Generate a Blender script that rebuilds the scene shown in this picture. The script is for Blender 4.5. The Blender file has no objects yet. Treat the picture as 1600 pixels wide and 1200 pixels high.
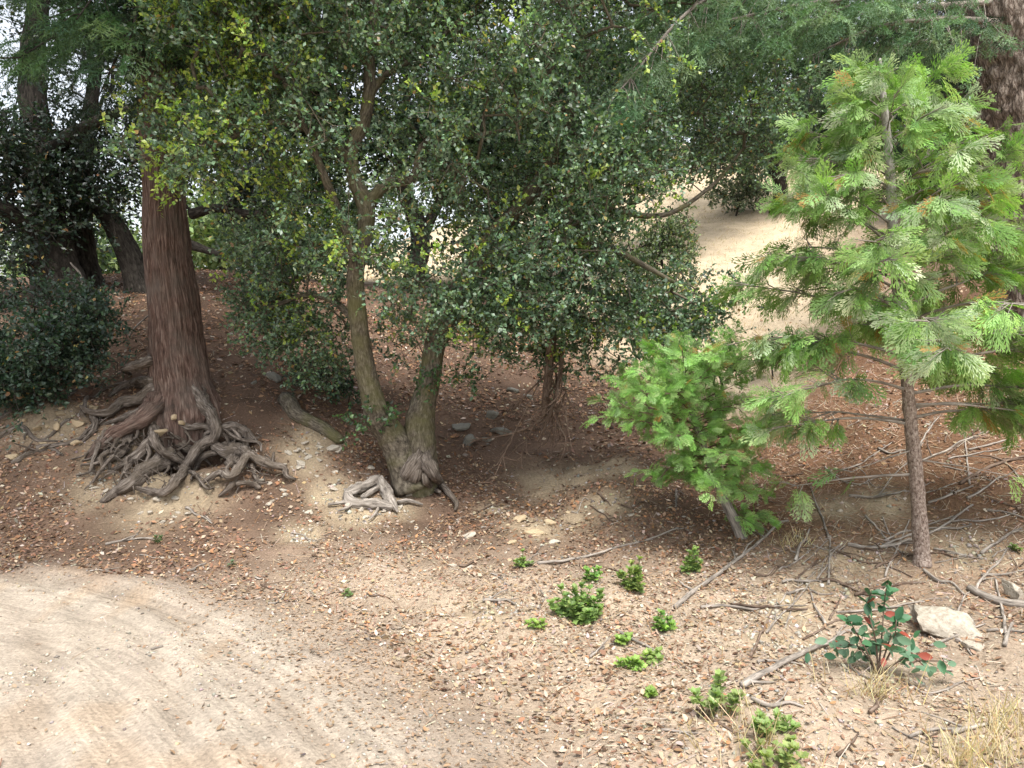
import bpy, math, random
import numpy as np
from mathutils import Vector

rng = np.random.default_rng(7)
random.seed(7)
scene = bpy.context.scene
COL = scene.collection

# ------------------------------------------------------------------ camera, sky, sun, exposure
F = 1164.0
PITCH = math.atan(100 / F)
CAMZ = 1.7
cam_d = bpy.data.cameras.new('camera')
cam = bpy.data.objects.new('camera', cam_d)
COL.objects.link(cam)
cam.location = (0, 0, CAMZ)
cam.rotation_euler = (math.pi / 2 - PITCH, 0, 0)
cam_d.sensor_width = 36
cam_d.lens = 36 * F / 1600
cam_d.clip_end = 3000
scene.camera = cam

SUN_EL, SUN_AZ = math.radians(66), math.radians(165)     # azimuth from +Y towards +X
world = bpy.data.worlds.new('World')
scene.world = world
world.use_nodes = True
wn, wl = world.node_tree.nodes, world.node_tree.links
wn.clear()
sky = wn.new('ShaderNodeTexSky')
sky.sky_type = 'NISHITA'
sky.sun_disc = False
sky.sun_elevation = SUN_EL
sky.sun_rotation = SUN_AZ
sky.air_density = 1.0
sky.dust_density = 3.0
hsv = wn.new('ShaderNodeHueSaturation')
hsv.inputs['Saturation'].default_value = 0.32            # thin bright high cloud
bg = wn.new('ShaderNodeBackground')
bg.inputs['Strength'].default_value = 0.15
wo = wn.new('ShaderNodeOutputWorld')
wl.new(sky.outputs[0], hsv.inputs['Color'])
wl.new(hsv.outputs[0], bg.inputs[0])
wl.new(bg.outputs[0], wo.inputs[0])

sun_d = bpy.data.lights.new('sun', 'SUN')
sun_d.energy = 2.1
sun_d.angle = math.radians(20)
sun_d.color = (1, 0.965, 0.91)
sun = bpy.data.objects.new('sun', sun_d)
COL.objects.link(sun)
sdir = Vector((math.sin(SUN_AZ) * math.cos(SUN_EL), math.cos(SUN_AZ) * math.cos(SUN_EL), math.sin(SUN_EL)))
sun.rotation_euler = (-sdir).to_track_quat('-Z', 'Y').to_euler()
sun.location = sdir * 50

vs = scene.view_settings
vs.view_transform = 'Standard'
vs.look = 'None'
vs.exposure = 1.22
vs.gamma = 1
vs.use_curve_mapping = False
cy = scene.cycles
cy.max_bounces = 4
cy.diffuse_bounces = 2
cy.glossy_bounces = 1
cy.transmission_bounces = 2
cy.transparent_max_bounces = 4
cy.caustics_reflective = False
cy.caustics_refractive = False

# ------------------------------------------------------------------ maths helpers
CP, SP = math.cos(PITCH), math.sin(PITCH)


def at(px, py, Y):
    u, v = (px - 800) / F, (600 - py) / F
    dy, dz = CP + SP * v, -SP + CP * v
    s = Y / dy
    return np.array([u * s, Y, CAMZ + dz * s])


def proj(P):
    P = np.atleast_2d(P)
    x, y, z = P[:, 0], P[:, 1], P[:, 2] - CAMZ
    d = y * CP - z * SP
    up = y * SP + z * CP
    d = np.maximum(d, 1e-3)
    return 800 + F * x / d, 600 - F * up / d, d


def _hash(ix, iy, iz, seed):
    h = (ix.astype(np.int64) * 374761393 + iy.astype(np.int64) * 668265263 + iz.astype(np.int64) * 2147483647 + seed * 1274126177) & 0xFFFFFFFF
    h = ((h ^ (h >> 13)) * 1274126177) & 0xFFFFFFFF
    h = h ^ (h >> 16)
    return (h & 0xFFFFFF) / float(0xFFFFFF)


def vnoise(p, seed=0):
    p = np.asarray(p, float)
    i = np.floor(p)
    f = p - i
    f = f * f * (3 - 2 * f)
    r = 0
    for a in (0, 1):
        wx = f[..., 0] if a else 1 - f[..., 0]
        for b in (0, 1):
            wy = f[..., 1] if b else 1 - f[..., 1]
            for c in (0, 1):
                wz = f[..., 2] if c else 1 - f[..., 2]
                r = r + wx * wy * wz * _hash(i[..., 0] + a, i[..., 1] + b, i[..., 2] + c, seed)
    return r


def noise2(x, y, s, seed=0):
    return vnoise(np.stack([x * s, y * s, np.full_like(x, 0.37)], -1), seed) - 0.5


def unit(v):
    return v / np.maximum(np.linalg.norm(v, axis=-1, keepdims=True), 1e-9)


def sstep(a, b, x):
    t = np.clip((x - a) / (b - a), 0, 1)
    return t * t * (3 - 2 * t)


# ------------------------------------------------------------------ terrain height field
ctrl = [at(*c) for c in [
    (0, 700, 6.3), (0, 610, 7.1), (0, 500, 9), (0, 448, 12), (-400, 700, 6.5), (-400, 560, 8.5), (-400, 450, 12),
    (100, 800, 5.8), (200, 795, 5.85), (150, 700, 6.4), (300, 795, 5.85), (250, 715, 6.45), (330, 715, 6.45), (300, 640, 6.95), (285, 605, 7.25),
    (200, 640, 7.0), (120, 620, 7.0), (200, 530, 8.4), (100, 520, 8.6),
    (420, 795, 5.95), (430, 720, 6.5), (430, 650, 7.0), (420, 550, 8.3), (400, 470, 10), (380, 428, 11.5), (200, 462, 10), (150, 432, 12), (300, 440, 11),
    (560, 805, 6.0), (560, 700, 6.9), (520, 600, 8), (520, 500, 10.5), (640, 775, 6.4), (660, 720, 7), (760, 720, 7.2), (750, 640, 8.3), (750, 560, 10), (760, 480, 13),
    (850, 760, 6.8), (850, 700, 7.6), (950, 740, 7), (900, 600, 9.5), (1000, 520, 12), (700, 850, 5.65), (850, 843, 5.75), (850, 900, 5.0),
    (500, 870, 5.35), (600, 900, 5.0), (700, 950, 4.5), (900, 1000, 4.05), (1000, 950, 4.45), (800, 1100, 3.38),
    (1000, 780, 6.4), (1000, 860, 5.5), (1130, 842, 5.65), (1150, 760, 6.5), (1170, 660, 8), (1190, 600, 9.3), (1150, 500, 12.5), (1150, 400, 16), (1150, 310, 21), (1000, 310, 22), (1230, 300, 22), (1000, 420, 15),
    (1440, 880, 5), (1300, 880, 5.1), (1300, 760, 6.2), (1250, 680, 7.2), (1400, 750, 6.0), (1400, 650, 7), (1590, 800, 5.35), (1590, 700, 6.1), (1590, 600, 7.2), (1500, 520, 9), (1580, 430, 10.5), (1400, 480, 10.5), (1300, 550, 9), (1900, 600, 7.0), (1900, 400, 10),
    (1200, 980, 4.15), (1400, 980, 4.05), (1590, 930, 4.4), (1590, 1050, 3.4), (1590, 1190, 2.65), (1400, 1190, 2.75), (1150, 1150, 3.0)]]
ctrl += [np.array(c, float) for c in [
    (-6, 1, 0), (-3, 1, 0), (0, 1, 0), (2, 1, 0.05), (-7, 3.5, -0.02), (-4.5, 3, 0), (-3.2, 4.8, 0), (-2, 3.5, 0), (-0.8, 3, 0), (0.8, 2.2, 0.02), (-10, 4, -0.05), (-6, -4, 0), (0, -4, 0), (5, -3, 0.5), (5, 2, 0.5),
    (-6, 5.0, 0.02), (-10, 6.0, 0.1), (-14, 9, 1.2),
    (-16, 24, 1.8), (-6, 20, 2.6), (-8, 15, 2.55), (-3, 16, 2.5), (0, 22, 3.4), (-20, 14, 2.0), (14, 14, 5), (16, 24, 8), (6, 32, 9), (0, 34, 7), (-20, 40, 2), (14, 5, 2.5)]]
ctrl = np.array(ctrl)
CC = 0.45


def _phi(P):
    d2 = (P[:, None, 0] - ctrl[None, :, 0]) ** 2 + (P[:, None, 1] - ctrl[None, :, 1]) ** 2
    return np.sqrt(d2 + CC * CC)


_A = _phi(ctrl)
_n = len(ctrl)
_sol = np.linalg.solve(_A - 0.04 * np.eye(_n), ctrl[:, 2] - 1.0)


def hbase(x, y):
    sh = x.shape
    P = np.stack([x.ravel(), y.ravel()], -1)
    out = np.empty(len(P))
    Q = P.copy()
    Q[:, 0] = np.clip(Q[:, 0], -22, 18)
    Q[:, 1] = np.clip(Q[:, 1], -4, 38)
    for i in range(0, len(P), 20000):
        out[i:i + 20000] = _phi(Q[i:i + 20000]) @ _sol + 1.0
    far = np.hypot(P[:, 0] - Q[:, 0], P[:, 1] - Q[:, 1])
    out = out + np.where(far > 0, 6 * (noise2(P[:, 0], P[:, 1], 0.02, 3)) * sstep(0, 60, far) + 0.03 * far * (P[:, 1] > 20), 0)
    return out.reshape(sh)


def hit_base(px, py, hf):
    d = at(px, py, 1.0) - np.array([0, 0, CAMZ])
    ts = np.arange(1.2, 60, 0.03)
    P = np.array([0, 0, CAMZ]) + ts[:, None] * d
    h = hf(P[:, 0], P[:, 1])
    k = np.argmax(P[:, 2] < h)
    if P[k, 2] >= h[k]:
        return P[-1]
    a, b = P[k - 1], P[k]
    for _ in range(8):
        m = (a + b) / 2
        if m[2] < hf(m[None, 0], m[None, 1])[0]:
            b = m
        else:
            a = m
    return b


EDGE_PX = [(-330, 862), (0, 867), (150, 882), (310, 914), (430, 962), (530, 1015), (620, 1070), (710, 1135), (790, 1210), (880, 1320)]
EDGE = np.array([hit_base(a, b, hbase)[:2] for a, b in EDGE_PX])
EDGE = np.vstack([EDGE[0] + np.array([-14, 1.0]), EDGE, EDGE[-1] + np.array([0.9, -6])])


def poly_dist(x, y, line):
    best = np.full(x.shape, 1e9)
    side = np.zeros(x.shape)
    for a, b in zip(line[:-1], line[1:]):
        ab = b - a
        t = np.clip(((x - a[0]) * ab[0] + (y - a[1]) * ab[1]) / (ab @ ab), 0, 1)
        dx, dy = x - a[0] - t * ab[0], y - a[1] - t * ab[1]
        d = np.hypot(dx, dy)
        s = ab[0] * (y - a[1]) - ab[1] * (x - a[0])
        m = d < best
        best = np.where(m, d, best)
        side = np.where(m, np.sign(s), side)
    return best, side


def road_sd(x, y):            # > 0 on the verge side, < 0 on the track
    d, s = poly_dist(x, y, EDGE)
    return d * s


def road_along(x, y):
    best = np.full(x.shape, 1e9)
    out = np.zeros(x.shape)
    acc = 0.0
    for a, b in zip(EDGE[:-1], EDGE[1:]):
        ab = b - a
        L_ = math.sqrt(ab @ ab)
        t = np.clip(((x - a[0]) * ab[0] + (y - a[1]) * ab[1]) / (ab @ ab), 0, 1)
        d = np.hypot(x - a[0] - t * ab[0], y - a[1] - t * ab[1])
        out = np.where(d < best, acc + t * L_, out)
        best = np.minimum(best, d)
        acc += L_
    return out


RUT_PX = [[(40, 1210), (75, 1080), (70, 990), (20, 925), (-90, 880)], [(190, 1230), (185, 1090), (160, 1000), (90, 925), (-60, 880)],
          [(285, 1230), (272, 1090), (230, 1000), (150, 930), (0, 885)], [(440, 1230), (395, 1110), (330, 1020), (250, 955), (120, 905)],
          [(560, 1230), (470, 1120), (385, 1030), (300, 965), (170, 915)]]


def catmull(P, n):
    P = np.asarray(P, float)
    if len(P) < 3:
        t = np.linspace(0, 1, n)[:, None]
        return P[0] * (1 - t) + P[-1] * t
    Q = np.vstack([2 * P[0] - P[1], P, 2 * P[-1] - P[-2]])
    seg = len(P) - 1
    u = np.linspace(0, seg - 1e-6, n)
    k = u.astype(int)
    t = (u - k)[:, None]
    p0, p1, p2, p3 = Q[k], Q[k + 1], Q[k + 2], Q[k + 3]
    return 0.5 * (2 * p1 + (p2 - p0) * t + (2 * p0 - 5 * p1 + 4 * p2 - p3) * t * t + (3 * p1 - p0 - 3 * p2 + p3) * t ** 3)


RUTS = [catmull(np.array([hit_base(a, b, hbase)[:2] for a, b in r]), 16) for r in RUT_PX]
CAV = [(hit_base(300, 690, hbase), 0.24, 0.42), (hit_base(355, 690, hbase), 0.18, 0.34), (hit_base(120, 600, hbase), 0.22, 0.2)]


def blobs(x, y, lst):
    m = np.zeros(x.shape)
    for p, r in lst:
        m = np.maximum(m, np.exp(-((x - p[0]) ** 2 + (y - p[1]) ** 2) / (r * r)))
    return m


TAN = [(hit_base(a, b, hbase), r) for a, b, r in [(235, 800, .28), (300, 785, .25), (150, 770, .22), (180, 700, .25), (80, 660, .3), (20, 620, .25), (470, 720, .22), (490, 690, .2), (560, 795, .28), (520, 770, .2), (610, 790, .2),
       (470, 830, .15), (860, 755, .3), (900, 750, .25), (960, 745, .25), (900, 815, .22), (830, 830, .25), (940, 800, .25), (765, 800, .13), (850, 770, .2), (780, 960, .2), (250, 760, .3), (1300, 920, .22), (1230, 960, .2), (1330, 880, .2), (1250, 1010, .2), (1180, 1000, .15), (1300, 800, .2), (1380, 790, .2), (1520, 860, .2)]]


def height(x, y):
    x = np.asarray(x, float)
    y = np.asarray(y, float)
    h = hbase(x, y)
    sd = road_sd(x, y)
    near = np.exp(-np.maximum(np.hypot(x, y - 5) - 8, 0) / 6)
    off = sstep(-0.1, 0.8, sd)
    for c, r, dep in CAV:
        h = h - dep * np.exp(-((x - c[0]) ** 2 + (y - c[1]) ** 2) / (r * r))
    h = h + off * (0.16 * noise2(x, y, 0.9, 1) + 0.10 * noise2(x, y, 2.3, 2)) + near * off * (1 + 1.2 * np.clip(blobs(x, y, TAN), 0, 1)) * (0.055 * noise2(x, y, 6, 4) + 0.034 * noise2(x, y, 13, 5))
    h = h + near * (0.010 * noise2(x, y, 9, 6) + 0.008 * noise2(x, y, 22, 7) + 0.012 * noise2(x, y, 1.5, 8))
    on = 1 - off
    if np.any(on > 0):
        m = on > 0
        xs, ys = x[m], y[m]
        dz = np.zeros(xs.shape)
        for k, r in enumerate(RUTS):
            d, s = poly_dist(xs, ys, r)
            dz += -0.017 * np.exp(-(d / 0.07) ** 2) + 0.009 * np.exp(-((d - 0.13) / 0.04) ** 2)
            if k < 3:
                dz += 0.003 * np.exp(-(d / 0.06) ** 2) * np.sin(ys * 90 + xs * 30)
        h2 = np.zeros(x.shape)
        h2[m] = dz * on[m]
        h = h + h2
    return h


def H(x, y):
    return float(height(np.array([x]), np.array([y]))[0])


def hit(px, py):
    return hit_base(px, py, height)


def normals(x, y, e=0.04):
    dx = (height(x + e, y) - height(x - e, y)) / (2 * e)
    dy = (height(x, y + e) - height(x, y - e)) / (2 * e)
    return unit(np.stack([-dx, -dy, np.ones_like(dx)], -1))


# surface masks: what the ground is made of
def masks(x, y):
    sd = road_sd(x, y) + 0.5 * noise2(x, y, 1.2, 21) + 0.25 * noise2(x, y, 4, 22)
    road = 1 - sstep(-0.35, 0.3 + .5 * sstep(-2.4, -1.0, x), sd)
    tan = blobs(x, y, TAN) * (0.55 + 0.9 * vnoise(np.stack([x * 3, y * 3, x * 0], -1), 31))
    needle = sstep(1.2, 2.2, x) * sstep(4.0, 5.0, y) * (1 - sstep(9, 13, y))
    strip_ = sstep(7.9, 8.9, y + .5 * noise2(x, y, 1.1, 36)) * sstep(2.0, 2.4, x - .12 * (y - 8) + .3 * noise2(x, y, 1.4, 37)) * (1 - sstep(3.0, 3.6, x - .25 * (y - 8)))
    meadow = sstep(9.0, 11.5, y + 0.8 * noise2(x, y, .6, 33)) * sstep(0.4, 2.0, x + 1.0 * noise2(x, y, .5, 34) + 0.1 * (y - 10)) * (1 - sstep(5.0, 6.5, x - 0.2 * (y - 12)))
    meadow = np.maximum(meadow, sstep(14, 17, y) * (1 - 0.9 * (vnoise(np.stack([x * .3, y * .3, 0 * x], -1), 41) > .72)))
    wv = 0.5 * noise2(x, y, .8, 35)
    meadow = np.maximum(meadow, strip_)
    verge = sstep(-2.6, -0.9, x + wv) * (1 - sstep(4.7, 6.0, y + 2 * wv)) * (1 - road) * (1 - .45 * sstep(1.6, 2.6, x) * sstep(3.2, 4.4, y))
    return road, np.clip(tan, 0, 1), needle, np.clip(meadow, 0, 1), np.clip(verge, 0, 1)


# ------------------------------------------------------------------ mesh + material helpers
def make_mesh(name, V, faces, mat, col=None, tc=None, smooth=False):
    me = bpy.data.meshes.new(name)
    V = np.ascontiguousarray(V, np.float32)
    faces = [np.asarray(f, np.int32) for f in (faces if isinstance(faces, list) else [faces]) if len(f)]
    me.vertices.add(len(V))
    me.vertices.foreach_set('co', V.ravel())
    nl = sum(f.size for f in faces)
    nf = sum(len(f) for f in faces)
    me.loops.add(nl)
    me.polygons.add(nf)
    me.loops.foreach_set('vertex_index', np.concatenate([f.ravel() for f in faces]))
    tot = np.concatenate([np.full(len(f), f.shape[1], np.int32) for f in faces])
    st = np.concatenate([[0], np.cumsum(tot)[:-1]]).astype(np.int32)
    me.polygons.foreach_set('loop_start', st)
    if smooth:
        me.polygons.foreach_set('use_smooth', np.ones(nf, bool))
    if col is not None:
        a = me.color_attributes.new('tint', 'FLOAT_COLOR', 'POINT')
        c = np.ones((len(V), 4), np.float32)
        c[:, :col.shape[1]] = col
        a.data.foreach_set('color', c.ravel())
    if tc is not None:
        a = me.attributes.new('tc', 'FLOAT_VECTOR', 'POINT')
        a.data.foreach_set('vector', np.ascontiguousarray(tc, np.float32).ravel())
    me.update(calc_edges=True)
    me.validate()
    if mat:
        me.materials.append(mat)
    return me


class MB:
    def __init__(self):
        self.V, self.F, self.C, self.T, self.n = [], {3: [], 4: []}, [], [], 0

    def add(self, V, F, C=None, T=None):
        V = np.asarray(V, float)
        F = np.asarray(F, int)
        self.V.append(V)
        self.F[F.shape[1]].append(F + self.n)
        if C is not None:
            C = np.asarray(C, float)
            self.C.append(np.broadcast_to(C, (len(V), 3)))
        if T is not None:
            self.T.append(T)
        self.n += len(V)

    def tube(self, P, R, sides=8, **k):
        V, Q, T = tube(P, R, sides, **k)
        self.add(V, Q, None, T)

    def build(self, name, mat, parent=None, smooth=False, origin=(0, 0, 0)):
        if not self.n:
            return None
        V = np.vstack(self.V) - np.asarray(origin)
        me = make_mesh(name, V, [np.vstack(f) for f in self.F.values() if f], mat,
                       np.vstack(self.C) if self.C else None, np.vstack(self.T) if self.T else None, smooth)
        return link(name, me, parent)


def link(name, me, parent=None):
    o = bpy.data.objects.new(name, me)
    COL.objects.link(o)
    if parent is not None:
        o.parent = parent
    return o


def tag(o, label=None, cat=None, group=None, kind=None):
    for k, v in (('label', label), ('category', cat), ('group', group), ('kind', kind)):
        if v:
            o[k] = v
    return o


def thing(name, label, cat, loc, group=None):
    o = bpy.data.objects.new(name, None)
    o.empty_display_size = 0.1
    COL.objects.link(o)
    o.location = Vector([float(v) for v in loc])
    return tag(o, label, cat, group)


def tube(P, R, sides=8, rough=0.0, seed=0, freq=6.0, lobes=0.0, step=None, tip=True, twist=0.0, ridge=0.0, rfreq=7.0, rlen=2.2):
    P = np.asarray(P, float)
    R = np.asarray(R, float)
    if step:
        L = np.linalg.norm(np.diff(P, axis=0), axis=1).sum()
        n = max(4, int(L / step))
        PR = catmull(np.hstack([P, R[:, None]]), n)
        P, R = PR[:, :3], np.maximum(PR[:, 3], 0.0004)
    n = len(P)
    T = np.gradient(P, axis=0)
    T = unit(T)
    N = np.zeros_like(P)
    a = np.array([0, -1.0, 0]) if abs(T[0, 1]) < 0.8 else np.array([1.0, 0, 0])
    N[0] = unit(a - T[0] * (a @ T[0]))
    for i in range(1, n):
        v = N[i - 1] - T[i] * (N[i - 1] @ T[i])
        N[i] = v / max(np.linalg.norm(v), 1e-9)
    B = np.cross(T, N)
    ang = np.arange(sides) / sides * 2 * math.pi
    S = np.concatenate([[0], np.cumsum(np.linalg.norm(np.diff(P, axis=0), axis=1))])
    A = ang[None, :] + twist * S[:, None]
    dirs = N[:, None, :] * np.cos(A)[..., None] + B[:, None, :] * np.sin(A)[..., None]
    Rm = np.repeat(R[:, None], sides, 1)
    if rough:
        q = np.stack([np.cos(ang)[None, :] * 1.6 + 0 * A, np.sin(ang)[None, :] * 1.6 + 0 * A, (S[:, None] + 0 * A) * freq], -1) + seed * 7.13
        Rm = Rm * (1 + rough * (vnoise(q, seed) - 0.5) * 2 + rough * 0.6 * (vnoise(q * 2.7, seed + 1) - 0.5) * 2 + rough * 0.45 * (vnoise(q * [3.4, 3.4, 5.5], seed + 2) - 0.5) * 2)
    if ridge:
        q = np.stack([np.cos(ang)[None, :] * rfreq + 0 * A, np.sin(ang)[None, :] * rfreq + 0 * A, (S[:, None] + 0 * A) * rlen], -1) + seed * 3.7
        q[..., 0] += 1.2 * (vnoise(q * .9 + 9, seed) - .5)
        w1 = 1 - 2 * np.abs(vnoise(q, seed + 5) - .5)
        w2 = vnoise(q * [2.3, 2.3, 4.0], seed + 6) - .5
        Rm = Rm * (1 + ridge * (1.1 * (.72 - w1 ** 2) + .7 * w2))
    if lobes:
        Rm = Rm * (1 + lobes * np.cos(3 * A + seed + S[:, None] * 2))
    V = (P[:, None, :] + dirs * Rm[..., None]).reshape(-1, 3)
    r0 = max(R.mean(), 1e-3)
    tc = np.stack([np.cos(A) * r0, np.sin(A) * r0, S[:, None] + 0 * A], -1).reshape(-1, 3) + np.array([seed * 1.7, seed * 0.9, seed * 2.3])
    i = np.arange(n - 1)[:, None] * sides
    j = np.arange(sides)[None, :]
    k = (j + 1) % sides
    Q = np.stack([i + j, i + k, i + sides + k, i + sides + j], -1).reshape(-1, 4)
    if tip:
        V = np.vstack([V, P[-1] + T[-1] * R[-1] * 0.7, P[0] - T[0] * R[0] * 0.3])
        tc = np.vstack([tc, tc[-1], tc[0]])
        e, b = n * sides, (n - 1) * sides
        jj, kk = np.arange(sides), (np.arange(sides) + 1) % sides
        Q = np.vstack([Q, np.stack([b + jj, b + kk, np.full(sides, e), np.full(sides, e)], -1)[:0]])
        capA = np.stack([b + jj[::2], b + kk[::2], b + (kk[::2] + 1) % sides, np.full(len(jj[::2]), e)], -1) if sides % 2 == 0 else None
        if capA is not None:
            capB = np.stack([kk[::2], jj[::2], np.full(len(jj[::2]), e + 1), (kk[::2] + 1) % sides], -1)
            Q = np.vstack([Q, capA, capB])
    return V, Q, tc


# ---- leaf-like things, vectorised
LEAF6 = np.array([[0, 0, 0], [.32, .5, .12], [.72, .38, .10], [1, 0, -.04], [.72, -.38, .10], [.32, -.5, .12]])
LEAF6_F = np.array([[0, 1, 2, 3], [0, 3, 4, 5]])
LEAF4 = np.array([[0, 0, 0], [.5, .5, .1], [1, 0, 0], [.5, -.5, .1]])
LEAF4_F = np.array([[0, 1, 2], [0, 2, 3]])


PRISM = np.array([[0, 1, 0], [0, -.5, .87], [0, -.5, -.87], [1, .3, 0], [1, -.15, .26], [1, -.15, -.26]])
PRISM_F = np.array([[0, 1, 4, 3], [1, 2, 5, 4], [2, 0, 3, 5]])


def stamp(T, TF, P, D, N, L, W):
    """place template T (x along D, y across, z along N) at every P"""
    D = unit(D)
    S = unit(np.cross(N, D))
    N = np.cross(D, S)
    n, m = len(P), len(T)
    V = P[:, None, :] + D[:, None, :] * (T[None, :, 0:1] * L[:, None, None]) + S[:, None, :] * (T[None, :, 1:2] * W[:, None, None]) + N[:, None, :] * (T[None, :, 2:3] * W[:, None, None])
    Fc = (TF[None] + (np.arange(n) * m)[:, None, None]).reshape(-1, TF.shape[1])
    return V.reshape(-1, 3), Fc


def randdir(n):
    return unit(rng.normal(size=(n, 3)))


def palette(n, cols, w, jit=0.18):
    cols = np.array(cols, float)
    w = np.array(w, float)
    k = rng.choice(len(cols), n, p=w / w.sum())
    c = cols[k] * (1 + jit * rng.normal(size=(n, 1))) * (1 + 0.05 * rng.normal(size=(n, 3)))
    return np.clip(c, 0.004, 0.9)


# ---- materials
def nodemat(name):
    m = bpy.data.materials.new(name)
    m.use_nodes = True
    nt = m.node_tree
    nt.nodes.clear()
    out = nt.nodes.new('ShaderNodeOutputMaterial')
    return m, nt.nodes, nt.links, out


def leaf_mat(name, transl=0.3, rough=0.45, spec=0.5, tcol=(1.1, 1.3, .5)):
    m, N, L, out = nodemat(name)
    at_ = N.new('ShaderNodeAttribute')
    at_.attribute_name = 'tint'
    bs = N.new('ShaderNodeBsdfPrincipled')
    bs.inputs['Roughness'].default_value = rough
    bs.inputs['Specular IOR Level'].default_value = spec
    L.new(at_.outputs['Color'], bs.inputs['Base Color'])
    if transl:
        tr = N.new('ShaderNodeBsdfTranslucent')
        mul = N.new('ShaderNodeMixRGB')
        mul.blend_type = 'MULTIPLY'
        mul.inputs[0].default_value = 1
        mul.inputs[2].default_value = (*tcol, 1)
        L.new(at_.outputs['Color'], mul.inputs[1])
        L.new(mul.outputs[0], tr.inputs[0])
        mx = N.new('ShaderNodeMixShader')
        mx.inputs[0].default_value = transl
        L.new(bs.outputs[0], mx.inputs[1])
        L.new(tr.outputs[0], mx.inputs[2])
        L.new(mx.outputs[0], out.inputs[0])
    else:
        L.new(bs.outputs[0], out.inputs[0])
    return m


def ramp(N, stops):
    r = N.new('ShaderNodeValToRGB')
    e = r.color_ramp.elements
    while len(e) < len(stops):
        e.new(0.5)
    for k, (p, c) in enumerate(stops):
        e[k].position = p
        e[k].color = (*c, 1)
    return r


def bark_mat(name, dark, mid, light, scale=28, stretch=0.22, bump=0.6, moss=None, dist=0.012, plate=0.35, vor=0.2):
    m, N, L, out = nodemat(name)
    a = N.new('ShaderNodeAttribute')
    a.attribute_name = 'tc'
    mp = N.new('ShaderNodeMapping')
    mp.inputs['Scale'].default_value = (scale, scale, scale * stretch)
    L.new(a.outputs['Vector'], mp.inputs[0])
    n1 = N.new('ShaderNodeTexNoise')
    n1.inputs['Scale'].default_value = 1.0
    n1.inputs['Detail'].default_value = 6
    n1.inputs['Roughness'].default_value = 0.65
    L.new(mp.outputs[0], n1.inputs['Vector'])
    vo = N.new('ShaderNodeTexVoronoi')
    vo.feature = 'DISTANCE_TO_EDGE'
    vo.inputs['Scale'].default_value = 0.9
    mixv = N.new('ShaderNodeVectorMath')
    mixv.operation = 'MULTIPLY_ADD'
    mixv.inputs[1].default_value = (2.6, 2.6, 2.6)
    L.new(n1.outputs['Color'], mixv.inputs[0])
    L.new(mp.outputs[0], mixv.inputs[2])
    L.new(mixv.outputs[0], vo.inputs['Vector'])
    mr = N.new('ShaderNodeMapRange')
    mr.inputs[1].default_value = 0.0
    mr.inputs[2].default_value = plate
    L.new(vo.outputs['Distance'], mr.inputs[0])
    ad = N.new('ShaderNodeMath')
    ad.operation = 'MULTIPLY_ADD'
    ad.inputs[1].default_value = vor
    L.new(mr.outputs[0], ad.inputs[0])
    hf = N.new('ShaderNodeMath')
    hf.operation = 'MULTIPLY'
    hf.inputs[1].default_value = 1.2 - vor
    L.new(n1.outputs['Fac'], hf.inputs[0])
    L.new(hf.outputs[0], ad.inputs[2])
    rp = ramp(N, [(0.36, dark), (0.58, mid), (0.85, light)])
    L.new(ad.outputs[0], rp.inputs[0])
    colr = rp.outputs[0]
    n2 = N.new('ShaderNodeTexNoise')
    n2.inputs['Scale'].default_value = 5
    n2.inputs['Detail'].default_value = 3
    L.new(a.outputs['Vector'], n2.inputs['Vector'])
    if moss:
        mxm = N.new('ShaderNodeMixRGB')
        mm = N.new('ShaderNodeMapRange')
        mm.inputs[1].default_value = 0.45
        mm.inputs[2].default_value = 0.7
        mm.inputs[4].default_value = 0.7
        L.new(n2.outputs['Fac'], mm.inputs[0])
        L.new(mm.outputs[0], mxm.inputs[0])
        L.new(colr, mxm.inputs[1])
        mxm.inputs[2].default_value = (*moss, 1)
        colr = mxm.outputs[0]
    bs = N.new('ShaderNodeBsdfPrincipled')
    bs.inputs['Roughness'].default_value = 0.9
    bs.inputs['Specular IOR Level'].default_value = 0.15
    L.new(colr, bs.inputs['Base Color'])
    bp = N.new('ShaderNodeBump')
    bp.inputs['Strength'].default_value = bump
    bp.inputs['Distance'].default_value = dist
    L.new(ad.outputs[0], bp.inputs['Height'])
    L.new(bp.outputs[0], bs.inputs['Normal'])
    L.new(bs.outputs[0], out.inputs[0])
    return m


def stone_mat(name, c1, c2, scale=14):
    m, N, L, out = nodemat(name)
    tcn = N.new('ShaderNodeTexCoord')
    oi = N.new('ShaderNodeObjectInfo')
    va = N.new('ShaderNodeVectorMath')
    va.operation = 'MULTIPLY_ADD'
    va.inputs[1].default_value = (9, 9, 9)
    L.new(oi.outputs['Random'], va.inputs[0])
    L.new(tcn.outputs['Object'], va.inputs[2])
    n1 = N.new('ShaderNodeTexNoise')
    n1.inputs['Scale'].default_value = scale
    n1.inputs['Detail'].default_value = 8
    n1.inputs['Roughness'].default_value = 0.7
    L.new(va.outputs[0], n1.inputs['Vector'])
    rp = ramp(N, [(0.3, c1), (0.7, c2)])
    L.new(n1.outputs['Fac'], rp.inputs[0])
    bs = N.new('ShaderNodeBsdfPrincipled')
    bs.inputs['Roughness'].default_value = 0.9
    bs.inputs['Specular IOR Level'].default_value = 0.2
    bp = N.new('ShaderNodeBump')
    bp.inputs['Strength'].default_value = 0.7
    bp.inputs['Distance'].default_value = 0.01
    L.new(n1.outputs['Fac'], bp.inputs['Height'])
    L.new(bp.outputs[0], bs.inputs['Normal'])
    L.new(rp.outputs[0], bs.inputs['Base Color'])
    L.new(bs.outputs[0], out.inputs[0])
    return m


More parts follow.
